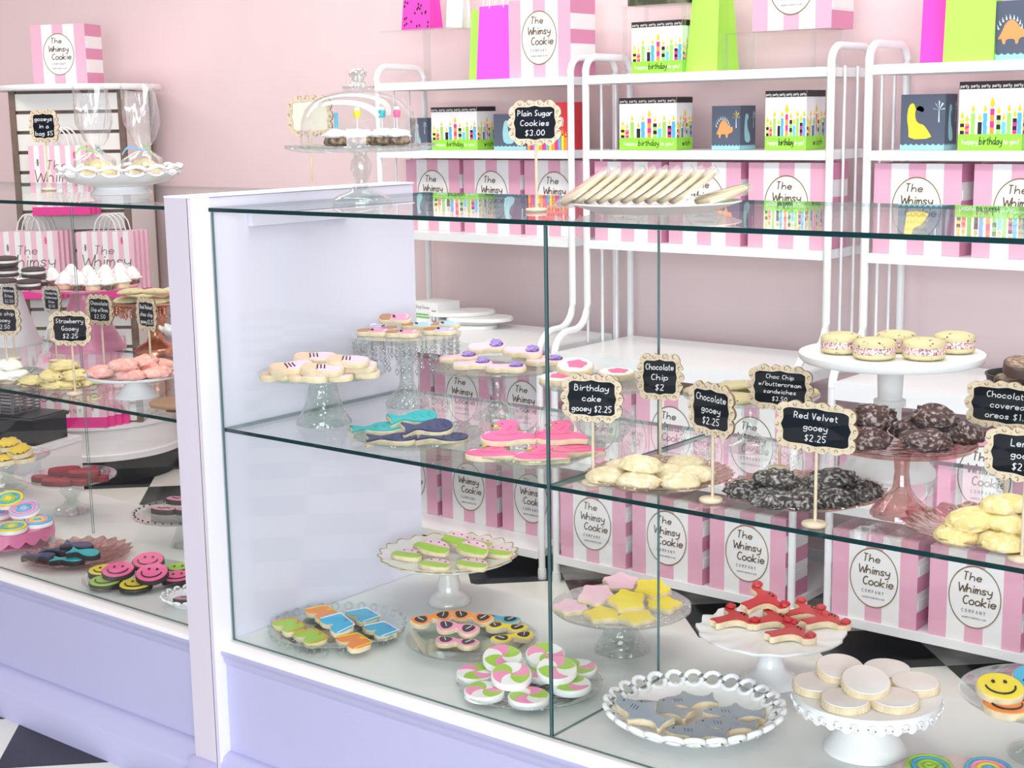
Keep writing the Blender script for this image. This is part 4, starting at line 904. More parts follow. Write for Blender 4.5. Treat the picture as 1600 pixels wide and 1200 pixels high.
DCH = mat('chocolate_coating', (0.085, 0.040, 0.028), 0.38); NUT = mat('chocolate_topping', (0.16, 0.09, 0.065), 0.6, col2=(0.40, 0.28, 0.18), nscale=160)
def coated():
    def mk():
        a = MB(); a.lathe([(0, 0), (.026, 0), (.027, .004), (.027, .018), (.025, .021), (0, .021)], DCH, 28); return [('x', a.mesh('coated_cookie')), part('crumb_topping', lambda mb: mb.lathe([(0, .0212), (.0235, .0212), (.0225, .0232), (0, .0236)], NUT, 24))]
    return key_mesh('coated', mk)
lay(coated(), 'coated_cookie', 'chocolate coated sandwich cookie with crumb topping in black tray', 'chocolate covered cookies', d, [(1578, 588, 0), (1625, 590, 0), (1600, 582, 0), (1590, 569, 1), (1615, 571, 1)], .023)
# signs on the middle shelf
sign('chalkboard sign reading Birthday cake gooey beside the flamingo plate', zs, (926, 757), (912, 622), 88, 72, ['Birthday', 'cake', 'gooey $2.25'], .30)
sign('chalkboard sign reading Chocolate Chip two dollars', zs, (1031, 719), (1031, 589), 66, 70, ['Chocolate', 'Chip', '$2'], .35)
sign('chalkboard sign reading Chocolate gooey, turned sideways', zs, (1111, 784), (1112, 640), 56, 80, ['Chocolate', 'gooey', '$2.25'], -.30)
sign('chalkboard sign reading Choc Chip with buttercream sandwiches', zs, (1217, 735), (1219, 606), 86, 68, ['Choc Chip', 'w/buttercream', 'sandwiches', '$3.50'], .12)
sign('chalkboard sign reading Red Velvet gooey in front of dark powdered cookies', zs, (1272, 822), (1284, 668), 104, 76, ['Red Velvet', 'gooey', '$2.25'], .0)
sign('chalkboard sign reading Chocolate covered oreos below the black tray', zs, (1568, 790), (1570, 634), 100, 72, ['Chocolate', 'covered', 'oreos $1.5'], .0)
sign('chalkboard sign reading Lemon gooey beside pink pointed plate', zs, (1595, 876), (1592, 712), 94, 82, ['Lemon', 'gooey', '$2.25'], -.05)
# ================================================================== right case, deck
zd = ZD
d = flat('clear glass plate with looped rim under the swim trunk cookies', zd, (522, 985), 108, CLEAR, sc=(30, .03, .001), lip=.018)
beads(d, 30, .008, CLEAR, 'rim_loop', d.R*.985, .014, 'ring'); d.z += .008
for c, tr, nm, sp in (('lime', 'orange', 'lime green', [(449, 976, 0), (483, 993, 0)]), ('orange', 'yellow', 'orange', [(500, 956, 0), (553, 1003, 0)]), ('sky', 'white', 'blue', [(524, 975, 1), (564, 960, 0), (592, 982, 0)])):
    lay(trunks(c, tr), 'swim_trunk_cookie', '%s swim trunk cookie with drawstring bow on glass plate' % nm, '%s swim trunk cookies' % nm, d, [(u, v, l, -.95) for u, v, l in sp])
d = flat('plain clear glass plate of sunglasses cookies', zd, (738, 1002), 106, CLEAR, lip=.016); d.z += .006
for c, sp in (('orange', [(676, 968, 1, .35), (737, 966, 1, -.30)]), ('blue', []), ('sky', [(782, 966, 0, -.30)]), ('pink', [(713, 1003, 0, -.30), (714, 983, 1, -.30)]), ('yellow', [(802, 996, 0, .35), (790, 980, 0, -.3)])):
    nm = {'sky': 'blue'}.get(c, c)
    if sp: lay(shades(c), 'sunglasses_cookie', '%s framed sunglasses cookie with black lenses' % nm, '%s sunglasses cookies' % nm, d, sp)
d = flat('pressed glass plate with scalloped edge under pink and green swirl cookies', zd, (828, 1072), 115, PRESS, sc=(40, .02, .001), lip=.016); d.z += .006
lay(swirl(), 'swirl_cookie', 'round peppermint swirl cookie in pink, white and lime', 'swirl candy cookies', d, [(744, 1049, 0, 1), (757, 1077, 0, 2), (826, 1086, 0, 3), (892, 1067, 0, 4), (902, 1041, 0, 5), (848, 1047, 0, 0), (785, 1029, 1, .4), (852, 1024, 1, 1.5), (799, 1056, 1, 2.2), (870, 1047, 1, 3.4)], .0145)
d = stand('pearly white cake stand with gold scalloped rim under watermelon cookies', zd, (702, 941), 866, 108, PEARL, 'trumpet', rf=.31, rs=.14, sc=(22, .03, .002))
a = MB(); a.tube([(d.R*1.0*(1+.03*math.cos(22*2*PI*i/264))*math.cos(2*PI*i/264), d.R*(1+.03*math.cos(22*2*PI*i/264))*math.sin(2*PI*i/264), d.H+.004+.002*math.cos(22*2*PI*i/264)) for i in range(264)], .0014, mat('gold_rim', (0.50, 0.38, 0.14), 0.35, metal=.7), 6, closed=True); a.build('gold_rim', d.t)
lay(melon(), 'watermelon_cookie', 'watermelon slice cookie with lime rind and pink flesh with seeds', 'watermelon cookies', d, [(638, 866, 0, -.45), (681, 881, 0, -.45), (739, 881, 0, -.45), (778, 862, 0, -.45), (748, 848, 0, -.45), (672, 852, 0, -.45), (680, 858, 1, -.45), (740, 860, 1, -.45), (716, 846, 1, -.45)])
d = stand('cut glass cake stand on beehive foot under pink and yellow star cookies', zd, (977, 1016), 948, 110, CUT, 'flare', rf=.40, sc=(60, .006), m2=PRESS)
lay(starf('pale'), 'star_cookie', 'pale pink iced star cookie on cut glass stand', 'pink star cookies', d, [(899, 949, 0, .3), (938, 934, 1, .6), (976, 914, 1, 1.2)])
lay(starf('yellow'), 'star_cookie', 'yellow iced star cookie on cut glass stand', 'yellow star cookies', d, [(948, 961, 0, .1), (1000, 965, 0, .5), (1042, 945, 0, .9), (986, 944, 1, .2), (1024, 924, 1, .7)])
d = stand('white ruffled edge cake stand of red lobster cookies', zd, (1203, 1066), 986, 115, MILK, 'trumpet', rf=.42, rs=.15, sc=(16, .03, .003))
lay(lobster(), 'lobster_cookie', 'red frosted lobster cookie on white ruffled stand', 'lobster cookies', d, [(1145, 966, 0, .45), (1205, 968, 0, .40), (1232, 988, 0, .35), (1286, 968, 0, .40), (1190, 944, 1, .55), (1255, 956, 0, .4)], .0125)
d = flat('white milk glass plate with open looped rim holding shark cookies', zd, (1077, 1122), 124, MILK, sc=(24, .02, .002), lip=.020, well=.7, grow=1.15)
beads(d, 26, .0165, MILK, 'rim_loop', d.R*1.045, .030, 'flatring'); d.z += .014
lay(shark(), 'shark_cookie', 'grey iced shark cookie with black eye on looped white plate', 'shark cookies', d, [(983, 1119, 1, -.75), (1026, 1106, 0, -.55), (1066, 1094, 0, .12), (1140, 1113, 0, -.15), (1128, 1131, 0, -.18), (1082, 1143, 0, -.22)], .0125)
d = stand('white lace edged metal cake stand of round fluted cookies', zd, (1352, 1170), 1082, 114, WST, 'cone', rf=.58, th=.004, lip=.0, well=.98)
a = MB(); n = 240; vs = []
for i in range(n):
    t = 2*PI*i/n; dz = .018+.011*abs(math.sin(14*t)); vs += [(d.R*math.cos(t), d.R*math.sin(t), d.H-.001), (d.R*math.cos(t), d.R*math.sin(t), d.H-dz)]
a.add(vs, [(2*i, 2*i+1, (2*i+3) % (2*n), (2*i+2) % (2*n)) for i in range(n)], WST, True); a.build('lace_skirt', d.t)
beads(d, 28, .0065, WST, 'lace_ring', d.R+.001, d.H-.0165, 'ring')
MARB = mat('marbled_icing', (0.86, 0.78, 0.72), 0.4, col2=(0.88, 0.86, 0.82), nscale=9, thr=(.42, .58))
lay(fluted(MARB), 'fluted_cookie', 'round fluted shortbread cookie with marbled cream icing', 'round marbled cookies', d, [(1276, 1067, 0), (1321, 1092, 0), (1397, 1091, 0), (1430, 1066, 0), (1386, 1045, 0), (1312, 1046, 1), (1352, 1069, 1)], .0125)
d = stand('clear glass cake stand of yellow and orange smiley cookies', zd, (1625, 1182), 1086, 128, CLEAR, 'ball', rf=.38, rs=.12)
for c, nm, sp in (('orange', 'orange', [(1573, 1100, 0, -.1)]), ('yellow', 'yellow', [(1562, 1076, 1, -.1)]), ('sky', 'blue', [(1618, 1064, 1, .2)])):
    lay(smile(c), 'smiley_cookie', '%s round smiley face cookie on clear glass stand' % nm, 'smiley cookies on the stand', d, sp, .0135)
lay(smile('orange'), 'smiley_cookie', 'orange round smiley face cookie below the blue one', None, d, [(1616, 1092, 0, .2)], .0135)
PPL = mat('pink_plate', (0.72, 0.55, 0.52), 0.4)
d = flat('pinkish flat plate of ring cookies next to the lace edged stand', zd, (1500, 1232), 118, PPL, lip=.010)
lay(lolli('lime', 'sky', 'lime'), 'ring_cookie', 'lime and blue ringed round cookie on pinkish plate', None, d, [(1452, 1198, 0)], .0125)
lay(lolli('sky', 'pink', 'yellow'), 'ring_cookie', 'blue, pink and yellow ringed round cookie on pinkish plate', None, d, [(1545, 1203, 0)], .0125)
# ================================================================== on the glass top
zt = ZT
d = stand('clear glass domed cake stand on ball stem with beaded scalloped rim', zt, (566, 318), 231, 117, PRESS, 'ball', rf=.40, rs=.085, sc=(44, .02, .0015), lip=.006, th=.008, m2=CLEAR)
d.z = zt+.0006+d.H; Rd = d.R*.80; hd = z_at(141, d.P)-d.z
DOME = glass('dome_glass', (0.955, 0.965, 0.96), 0.045, 0.55, 0.02, power=2.6)
t = thing('glass_dome', 'clear glass dome with round knob covering frosted bars on the cake stand', 'dome cover', (d.P.x, d.P.y, d.z+.0007))
a = MB(); a.lathe([(Rd, 0), (Rd*.995, hd*.25), (Rd*.97, hd*.48), (Rd*.90, hd*.68), (Rd*.74, hd*.84), (Rd*.50, hd*.95), (Rd*.24, hd), (0, hd*1.01)], DOME, 64); a.build('dome_shell', t)
a = MB(); a.lathe([(0, hd*1.015), (Rd*.26, hd*1.015), (Rd*.27, hd*1.06), (Rd*.17, hd*1.09), (Rd*.11, hd*1.16), (Rd*.10, hd*1.20), (Rd*.15, hd*1.24), (Rd*.155, hd*1.31), (Rd*.11, hd*1.36), (0, hd*1.37)], CUT, 32); a.build('knob', t)
BAR = mat('cookie_bar', (0.42, 0.28, 0.16), 0.8, col2=(0.08, 0.05, 0.035), nscale=90, bump=.8, bscale=120); FROST = mat('white_frosting', (0.90, 0.89, 0.86), 0.55, bump=.6, bscale=90)
PICK = [(615, 'sky', 'blue plastic'), (577, 'yellow', 'daisy'), (600, 'teal', 'teal cupcake'), (626, 'hot', 'red cupcake')]
for k, (u, v) in enumerate(((540, 214), (580, 214), (615, 213), (645, 213))):
    P = at(u, v, d.z); P = Vector((d.P.x+(u-578)*.00128*math.cos(IMG), d.P.y+(u-578)*.00128*math.sin(IMG)-.01*(k % 2), d.z+.001))
    a = MB(); a.blob(.030, .028, .019, BAR, .12, k, 16, 8); o = a.build('frosted_bar', loc=P); tag(o, 'chocolate chip cookie bar with white frosting under the glass dome', 'cookie', 'frosted bars under the dome')
    a = MB(); a.blob(.030, .028, .014, FROST, .2, k+5, 16, 8, off=(0, 0, .016)); a.build('frosting', o)
    c = ['sky', 'yellow', 'teal', 'hot'][k]; a = MB(); a.tube([(0, 0, .02), (0, 0, .062)], .0011, WHITE, 6); pk = a.build('pick_stick', o)
    a = MB()
    if k == 0: a.tube([(0, 0, .04), (0, 0, .072)], .0036, I['sky'], 8)
    else: a.lathe([(0, .060), (.0065, .060), (.0085, .072), (.006, .076), (0, .079)], I[c], 14)
    a.build('pick_top', pk)
    if k: a = MB(); a.blob(.0065, .0065, .006, I['white'], .1, 1, 12, 6, off=(0, 0, .074)); a.build('pick_icing', pk)
sign('chalkboard sign reading Plain Sugar Cookies three dollars', zt, (838, 331), (835, 192), 78, 66, ['Plain Sugar', 'Cookies', '$3.00'], .35)
sign('price sign seen from its blank cream back behind the glass dome', zt, (489, 297), (487, 181), 72, 60, None, .1, back=True)
WPL = mat('white_platter', (0.87, 0.87, 0.86), 0.3)
d = flat('oval white platter of plain sugar cookies in clear bags', zt, (1022, 322), 138, WPL, lip=.016, well=.7); d.z += .004
SUG = mat('plain_sugar_cookie', (0.80, 0.66, 0.40), 0.75, noise=.08, nscale=30, bump=.3, bscale=160)
def sleeve():
    def mk():
        r = .050; a = MB(); a.lathe([(0, 0), (r*.96, 0), (r, .003), (r, .007), (r*.95, .0092), (0, .0095)], SUG, 32)
        b = MB(); b.prism(smoothpoly([(-.053, -.053), (.053, -.053), (.056, .0), (.064, .06), (-.064, .06), (-.056, 0)], 1), -.0005, .0102, CELLO, .003); return [('x', a.mesh('sugar_cookie')), ('clear_bag', b.mesh('clear_bag'))]
    return key_mesh('sleeve', mk)
ex = Vector((math.cos(IMG), math.sin(IMG), 0))
for k in range(11):
    s = sleeve(); f = k/10; P = d.P+ex*(-.128+.222*f+(.030 if k == 10 else 0)); body = link('sugar_cookie', s[0][1]); tag(body, 'plain round sugar cookie in clear bag leaning in the row on white platter', 'cookie', 'bagged plain sugar cookies')
    lean = math.radians(34 if k < 10 else 14); body.rotation_euler = (0, 0, 0)
    M = Matrix.Translation((P.x, P.y, d.z+.002+math.sin(lean)*.050+.004*(1-abs(f-.4)))) @ Matrix.Rotation(IMG, 4, 'Z') @ Matrix.Rotation(-lean, 4, 'Y'); body.matrix_world = M
    link(s[1][0], s[1][1], body)
# ================================================================== top of the left case
def milk_bowl(label, z0, base, rim_v, rpx):
    P = at(base[0], base[1], z0); R = size(rpx, P); H = z_at(rim_v, P)-z0
    t = thing('footed_bowl', label, 'bowl', (P.x, P.y, z0+.0006)); n = 16
    a = MB(); a.lathe([(0, 0), (R*.50, 0), (R*.48, H*.10), (R*.42, H*.22), (R*.44, H*.30), (0, H*.30)], MILK, 48); a.build('foot', t)
    a = MB(); a.lathe([(0, H*.30), (R*.5, H*.31), (R*.82, H*.48), (R*.97, H*.80), (R*.94, H*.80), (R*.78, H*.52), (R*.45, H*.38), (0, H*.37)], MILK, 64); a.build('bowl_wall', t)
    b = MB(); r = R*.115; b.tube([(r*1.35*math.cos(2*PI*i/18), 0, r*.70*math.sin(2*PI*i/18)) for i in range(18)], r*.22, MILK, 8, closed=True); me = b.mesh('rim_loop')
    for k in range(n):
        an = 2*PI*k/n; link('rim_loop', me, t, loc=(R*.955*math.cos(an), R*.955*math.sin(an), H*.90), rot=(.3, 0, an+PI/2))
    b = MB(); b.tube([(R*(1.0+.0*math.cos(n*q))*math.cos(q), R*math.sin(q), H*(1.0+.05*math.cos(n*q))) for q in [2*PI*i/128 for i in range(128)]], r*.2, MILK, 6, closed=True); b.build('wavy_rim', t)
    return P, R, H
P, R, H = milk_bowl('white milk glass footed bowl with open looped rim beside the gooeys sign', zt, (190, 303), 262, 95)
RIB = [mat('ribbon_green', (0.35, 0.75, 0.20), 0.3), mat('ribbon_blue', (0.25, 0.50, 0.80), 0.3)]
for k, (s, m1, rb, lab) in enumerate(((-.058, LEMON, 0, 'clear gift bag of yellow gooey cookies tied with green ribbon'), (.062, CHIP, 1, 'clear gift bag of chocolate chip gooey cookies tied with blue ribbon'))):
    Q = P+ex*s; t = thing('treat_bag', lab, 'treat bag', (Q.x, Q.y, zt+H*.56))
    for j, (x, y, z) in enumerate(((-.018, -.01, 0), (.018, .008, 0), (0, 0, .022))):
        b = MB(); b.blob(.034, .032, .018, m1, .12, j+k, 16, 9, off=(x, y, z)); b.build('gooey_cookie', t)
    zz = .07; b = MB(); b.lathe([(0, 0), (.045, .004), (.053, .025), (.046, .05), (.016, zz), (.012, zz+.006), (.028, zz+.03), (.040, zz+.07), (.042, zz+.11), (.040, zz+.15)], CELLO, 40, lambda tt, j, r, z: (r*(1+.16*math.sin(3*tt+j*.9)+.10*math.sin(8*tt+j*1.7)+.06*math.sin(15*tt)), z+((.014*math.sin(3*tt+j)+.008*math.sin(7*tt)) if j > 7 else 0))); b.build('cellophane', t)
    b = MB(); b.tube([(.0135*math.cos(q), .0135*math.sin(q), zz+.003) for q in [2*PI*i/20 for i in range(20)]], .0022, RIB[rb], 6, closed=True); rbn = b.build('ribbon', t)
    for sgn in (-1, 1):
        b = MB(); pts = [(.012*sgn, -.008, zz+.003)]+[(sgn*(.014+.045*f), -.012-.01*f, zz+.003+.014*math.sin(PI*f)-.012*f) for f in (.25, .5, .75, 1)]
        vv = []
        for q in pts: vv += [(q[0], q[1], q[2]-.003), (q[0], q[1], q[2]+.003)]
        b.add(vv, [(2*i, 2*i+1, 2*i+3, 2*i+2) for i in range(4)], RIB[(rb+(sgn > 0)) % 2]); b.build('ribbon_tail', rbn)
sign('chalkboard sign reading gooeys in a bag five dollars', zt, (76, 298), (73, 197), 46, 48, ['gooeys', 'in a', 'bag $5'], .5)
# ================================================================== left case, middle shelf
def ps(label, base, pv, rpx, m, style, **k): return stand(label, ZS, base, pv, rpx, m, style, **k)
d = ps('white ceramic cake stand with cone foot holding dark chocolate cookies', (25, 538), 443, 62, WST, 'cone', rf=.66)
DK = mat('dark_cocoa_cookie', (0.045, 0.030, 0.026), 0.75, noise=.3, nscale=60, bump=.6, bscale=120)
for k, (u, v, L) in enumerate(((8, 440, 0), (45, 441, 0), (66, 434, 0), (10, 421, 1), (52, 422, 1), (8, 405, 2))):
    z = d.z+.001+L*.030; Q = at(u, v, z+.02); o = link('sandwich_cookie', key_mesh('dkb', lambda: [(lambda a: (a.lathe([(0, 0), (.032, 0), (.035, .004), (.033, .010), (0, .010)], DK, 24), a.mesh('cookie_half'))[1])(MB())])[0], loc=(Q.x, Q.y, z)); tag(o, 'dark cocoa sandwich cookie with white cream on white stand', 'cookie', 'dark cocoa sandwich cookies')
    link('cream_filling', key_mesh('dkc', lambda: [(lambda a: (a.lathe([(0, .0101), (.031, .0101), (.032, .014), (.031, .0175), (0, .0175)], I['white'], 24), a.mesh('cream_filling'))[1])(MB())])[0], o)
    link('cookie_half', key_mesh('dkt', lambda: [(lambda a: (a.lathe([(0, .0176), (.033, .0176), (.035, .021), (.030, .027), (.015, .0295), (0, .0298)], DK, 24), a.mesh('cookie_half'))[1])(MB())])[0], o)
PKS = mat('pink_ceramic', (0.80, 0.30, 0.46), 0.28)
d = ps('glossy pink cake stand with wide cone foot of frosted bites', (138, 545), 448, 85, PKS, 'cone', rf=.70, lip=.003)
for k, (u, v) in enumerate(((82, 440), (102, 446), (124, 447), (146, 448), (168, 447), (190, 444), (207, 438), (112, 434), (138, 436), (165, 435), (188, 432))):
    z = d.z+.001; Q = at(u, v, z+.01); o = link('frosted_bite', key_mesh(('bite', k % 2), lambda k=k: [(lambda a: (a.lathe([(0, 0), (.021, 0), (.023, .006), (.021, .013), (0, .014)], [BAR, SUG][k % 2], 20), a.mesh('cookie_base'))[1])(MB())])[0], loc=(Q.x, Q.y, z)); tag(o, '%s bite topped with piped white frosting on pink stand' % ['brown cookie', 'golden cookie'][k % 2], 'cookie', 'frosted bites on the pink stand')
    link('piped_frosting', key_mesh('swirlfr', lambda: [(lambda a: (a.lathe([(0, .013), (.023, .0135), (.027, .019), (.021, .025), (.022, .030), (.015, .037), (.014, .041), (.006, .050), (0, .052)], FROST, 28, lambda tt, j, r, z: (r*(1+.14*math.cos(7*tt+j*.7)), z)), a.mesh('piped_frosting'))[1])(MB())])[0], o)
COP = mat('copper', (0.62, 0.27, 0.16), 0.25, metal=.85)
d = ps('copper cake stand with lacy fringe and tiered foot of chocolate chip cookies', (245, 552), 470, 68, COP, 'ball', rf=.48, rs=.16, name='cake_stand')
drops(d, 'copper_fringe', COP, d.R*.97, d.H-.006, 3, 40, .0045, .032)
gooeys('chocolate_chip_cookie', 'greenish tan chocolate chip cookie on the copper stand', 'chocolate chip cookies on copper', d, CHIP, [(198, 462, 0), (238, 466, 0), (275, 460, 0), (220, 455, 0), (205, 449, 1), (245, 452, 1), (278, 446, 1)], .042, .036, .13)
WG = mat('white_glaze', (0.88, 0.87, 0.78), 0.5, bump=.4, bscale=60)
d = flat('clear glass plate of white glazed gooey cookies', ZS, (14, 592), 56, CLEAR, lip=.012)
gooeys('gooey_cookie', 'gooey cookie with thick white glaze on clear plate', 'white glazed gooeys', d, WG, [(-8, 590, 0), (32, 590, 0), (12, 582, 0), (12, 568, 1)], .042, .032, .12)
d = flat('brown glass plate of yellow chocolate chip gooey cookies', ZS, (101, 600), 71, AMBGL, sc=(36, .02, .001))
gooeys('gooey_cookie', 'yellow gooey cookie with chocolate chips on brown glass plate', 'yellow chip gooeys', d, YGOO, [(50, 594, 0), (78, 602, 0), (114, 602, 0), (140, 594, 0), (92, 590, 0), (122, 586, 1), (82, 585, 1), (100, 570, 2)], .036, .028, .2)
d = ps('white cake stand with grey cone foot of strawberry gooey cookies', (214, 622), 585, 78, WST, 'cone', rf=.45)
gooeys('gooey_cookie', 'bright pink strawberry gooey cookie on white stand', 'strawberry gooeys', d, STRAW, [(160, 578, 0), (200, 587, 0), (262, 582, 0), (232, 576, 0), (250, 568, 0), (192, 568, 1), (225, 562, 1)], .038, .030, .14)
BRZ = mat('bronze_wood_disc', (0.42, 0.24, 0.13), 0.35, metal=.3)
d = ps('low bronze disc stand behind the white post', (284, 642), 627, 50, BRZ, 'cone', rf=.5, lip=0.0, well=.96, name='disc_stand')
d = ps('white ruffled cake stand with pale blue frosting edge beside the copper stand', (298, 566), 518, 46, MILK, 'trumpet', rf=.5, rs=.15, sc=(14, .05, .004), lip=.014)
sign('chalkboard sign reading Strawberry Gooey', ZS, (117, 617), (109, 513), 66, 52, ['Strawberry', 'Gooey', '$2.25'], .5)
sign('chalkboard sign reading Chocolate Chip with Oreo', ZS, (163, 590), (159, 484), 46, 46, ['Chocolate', 'Chip w/Oreo', '$2.50'], .2)
sign('narrow chalkboard sign reading Red Velvet choc chip before the copper stand', ZS, (236, 596), (231, 491), 38, 50, ['Red Velvet', 'choc chip', 'gooey $2.25'], -.05)
SGR = mat('grey_sign_frame', (0.62, 0.58, 0.50), 0.6)
sign('grey framed chalkboard sign reading Chocolate Chip Buttercream Bites', ZS, (88, 565), (87, 468), 34, 40, ['Chocolate Chip', 'Buttercream', 'Bites', '$2.50'], .1, framem=SGR)
sign('grey framed chalkboard sign reading Buttercream Bites beside cocoa cookies', ZS, (22, 562), (20, 462), 30, 36, ['Buttercream', 'Bites', '$2.50'], .2, framem=SGR)
sign('chalkboard sign with two dollar fifty price before white glazed gooeys', ZS, (13, 599), (6, 500), 56, 46, ['choc chip', 'gooey', '$2.50'], .4)
# ================================================================== left case, deck
d = stand('clear glass cake stand of yellow frosted cookies', ZD, (14, 762), 713, 66, CLEAR, 'ball', rf=.45, rs=.14)
YF = mat('yellow_frosting', (0.86, 0.62, 0.06), 0.6, bump=.8, bscale=120)
def yfc():
    def mk():
        return [('x', slab(circ(.038, 32), 0, .013, DOUGH).mesh('cookie_base')), part('yellow_frosting', lambda mb: mb.blob(.033, .033, .009, YF, .2, 3, 18, 8, off=(0, 0, .012)))]
    return key_mesh('yfc', mk)
lay(yfc(), 'frosted_cookie', 'round cookie topped with rough yellow frosting on clear stand', 'yellow frosted cookies', d, [(5, 722, 0), (48, 716, 0), (20, 708, 0), (32, 705, 1), (2, 700, 1), (14, 694, 2)], .016)
d = stand('clear glass cake stand on knobbed stem holding dark red brownies', ZD, (113, 800), 745, 72, CLEAR, 'ball', rf=.40, rs=.14)
RB = mat('red_brownie', (0.16, 0.025, 0.03), 0.7, noise=.3, nscale=50, bump=.8, bscale=110); RBF = mat('red_crumb', (0.36, 0.05, 0.07), 0.8, bump=1, bscale=150)
def brownie():
    def mk(): return [('x', slab(rndpoly([(-.045, -.013), (.045, -.016), (.047, .014), (-.043, .017)], 1), 0, .014, RB).mesh('cookie_base')), part('red_icing', lambda mb: mb.prism(rndpoly([(-.043, -.012), (.043, -.014), (.044, .012), (-.041, .015)], 1), .014, .018, RBF, .001))]
    return key_mesh('brownie', mk)
lay(brownie(), 'brownie', 'dark red crumb topped brownie bar on knobbed glass stand', 'dark red brownies', d, [(72, 744, 0), (82, 754, 0), (118, 753, 0), (155, 746, 0), (118, 742, 0), (100, 732, 1), (135, 737, 1)], .018)
PST = mat('pink_scalloped_metal', (0.72, 0.20, 0.36), 0.3)
d = stand('deep pink scalloped edge cake stand of round swirl lollipop cookies', ZD, (14, 868), 820, 72, PST, 'cone', rf=.55, th=.004, lip=0.0, well=.98)
a = MB(); n = 200; vs = []
for i in range(n):
    t_ = 2*PI*i/n; vs += [(d.R*math.cos(t_), d.R*math.sin(t_), d.H-.001), (d.R*1.02*math.cos(t_), d.R*1.02*math.sin(t_), d.H-.022-.014*abs(math.sin(9*t_)))]
a.add(vs, [(2*i, 2*i+1, (2*i+3) % (2*n), (2*i+2) % (2*n)) for i in range(n)], PST, True); a.build('scalloped_skirt', d.t)
for cs, nm, sp in ((('lav', 'pink', 'sky'), 'lavender and pink', [(38, 797, 1), (-5, 800, 0)]), (('sky', 'pink', 'blue'), 'blue and pink', [(58, 812, 0)]), (('yellow', 'sky', 'lime'), 'yellow and blue', [(18, 822, 0), (14, 782, 2)])):
    lay(lolli(*cs), 'lollipop_cookie', '%s ringed lollipop cookie on deep pink stand' % nm, '%s lollipop cookies' % nm, d, sp, .015)
d = stand('clear glass cake stand with dotted rim of dark pink and black cookies', ZD, (292, 852), 800, 84, CLEAR, 'flare', rf=.30, ribs=16)
beads(d, 36, .0028, BLACK, 'rim_dot', d.R*.93, d.H+.0005)
DKC = mat('dark_base_cookie', (0.03, 0.02, 0.018), 0.7, bump=.4, bscale=120)
def darkpink():
    P_ = [(-.5, 0), (-.3, .2), (.1, .16), (.3, .24), (.5, .1), (.46, -.16), (.2, -.22), (-.2, -.18)]
    return flatcookie('dpink', P_, .075, lambda p, s, th: [ice(p, th, I['mauve'], .003), part('black_squiggle', lambda mb: stroke(mb, [(-.2*s, .05*s), (0, -.05*s), (.15*s, .06*s), (.28*s, -.02*s)], th+.002, .0014, I['black']))], body=DKC, th=.013, it=1)
lay(darkpink(), 'iced_cookie', 'dark cookie with mauve icing and black squiggle on dotted rim stand', 'mauve iced dark cookies', d, [(254, 795, 0), (292, 796, 0), (278, 780, 1)], .013)
d = flat('pink glass dish with ruffled edge of navy and teal tail cookies', ZD, (122, 868), 82, PINKGL, sc=(22, .05, .003), lip=.018); d.z += .006
def dtail(c):
    P_ = [(-.52, .26), (-.30, .12), (-.20, .06), (.05, .20), (.30, .22), (.5, .10), (.5, -.12), (.28, -.24), (.02, -.20), (-.20, -.06), (-.34, -.14), (-.54, -.24), (-.42, 0)]
    return flatcookie('dtail'+c, P_, .086, lambda p, s, th: [ice(p, th, I[c], .002, h=.003)], body=DKC, th=.013, it=1)
lay(dtail('navy'), 'mermaid_tail_cookie', 'navy tail cookie with black base on pink glass dish', 'navy tails on the deck', d, [(62, 868, 0), (88, 860, 0), (122, 853, 1)], .013)
lay(dtail('teal'), 'mermaid_tail_cookie', 'teal tail cookie with black base on pink glass dish', 'teal tails on the deck', d, [(106, 874, 0), (132, 864, 1)], .013)
d = flat('clear glass plate of pink and lime smiley cookies with black edges', ZD, (215, 906), 86, CLEAR, lip=.010)
for c, nm, sp in (('lime', 'lime', [(165, 907, 0, -.2), (278, 888, 0, .1)]), ('yellow', 'yellow', [(212, 912, 0, 0), (163, 890, 0, .2)]), ('hot', 'hot pink', [(278, 900, 0, .2), (232, 878, 1, 0), (185, 892, 1, .1), (238, 898, 1, -.1)])):
    lay(smile(c, bm=DKC), 'smiley_cookie', '%s smiley face cookie with black edge on clear plate' % nm, '%s smiley cookies with black edges' % nm, d, sp, .0135)
d = flat('white milk glass plate with looped rim behind the white post', ZD, (300, 938), 42, MILK, lip=.016, well=.7)
beads(d, 18, .008, MILK, 'rim_loop', d.R*1.04, .021, 'flatring')
lay(darkpink(), 'iced_cookie', 'dark cookie with mauve icing on looped white plate behind the post', None, d, [(293, 934, 0)], .013)
# ================================================================== slatwall stand behind the left case
FX, FY = -5.40, 3.826; FR = .325
t = thing('slatwall_stand', 'round topped white slatwall display stand with brown edged panels', 'display stand', (FX, FY, 0), IMG-.02)
FBR = mat('brown_edge', (0.17, 0.115, 0.085), 0.6, noise=.2, nscale=30); SLW = mat('slat_white', (0.80, 0.79, 0.74), 0.5); KICK = mat('black_kick', (0.008, 0.012, 0.015), 0.4)
a = MB(); a.lathe([(0, 0), (FR*.97, 0), (FR*.97, .10), (0, .10)], KICK, 64); a.build('kick_base', t)
a = MB(); a.lathe([(0, .101), (FR*1.06, .101), (FR*1.06, .125), (FR*1.01, .128), (FR*1.01, .232), (FR*1.04, .234), (FR*1.04, .245), (0, .245)], WHITE, 64); a.build('drum', t)
a = MB(); a.lathe([(0, 1.622), (FR, 1.622), (FR*1.01, 1.628), (FR*1.01, 1.640), (FR, 1.646), (0, 1.646)], WHITE, 64); a.build('round_top', t)
w = .222; dd = .205
a = MB(); a.box((-w+.012, -dd+.012, .246), (w-.012, dd-.012, 1.6215), FBR); a.build('core_panel', t)
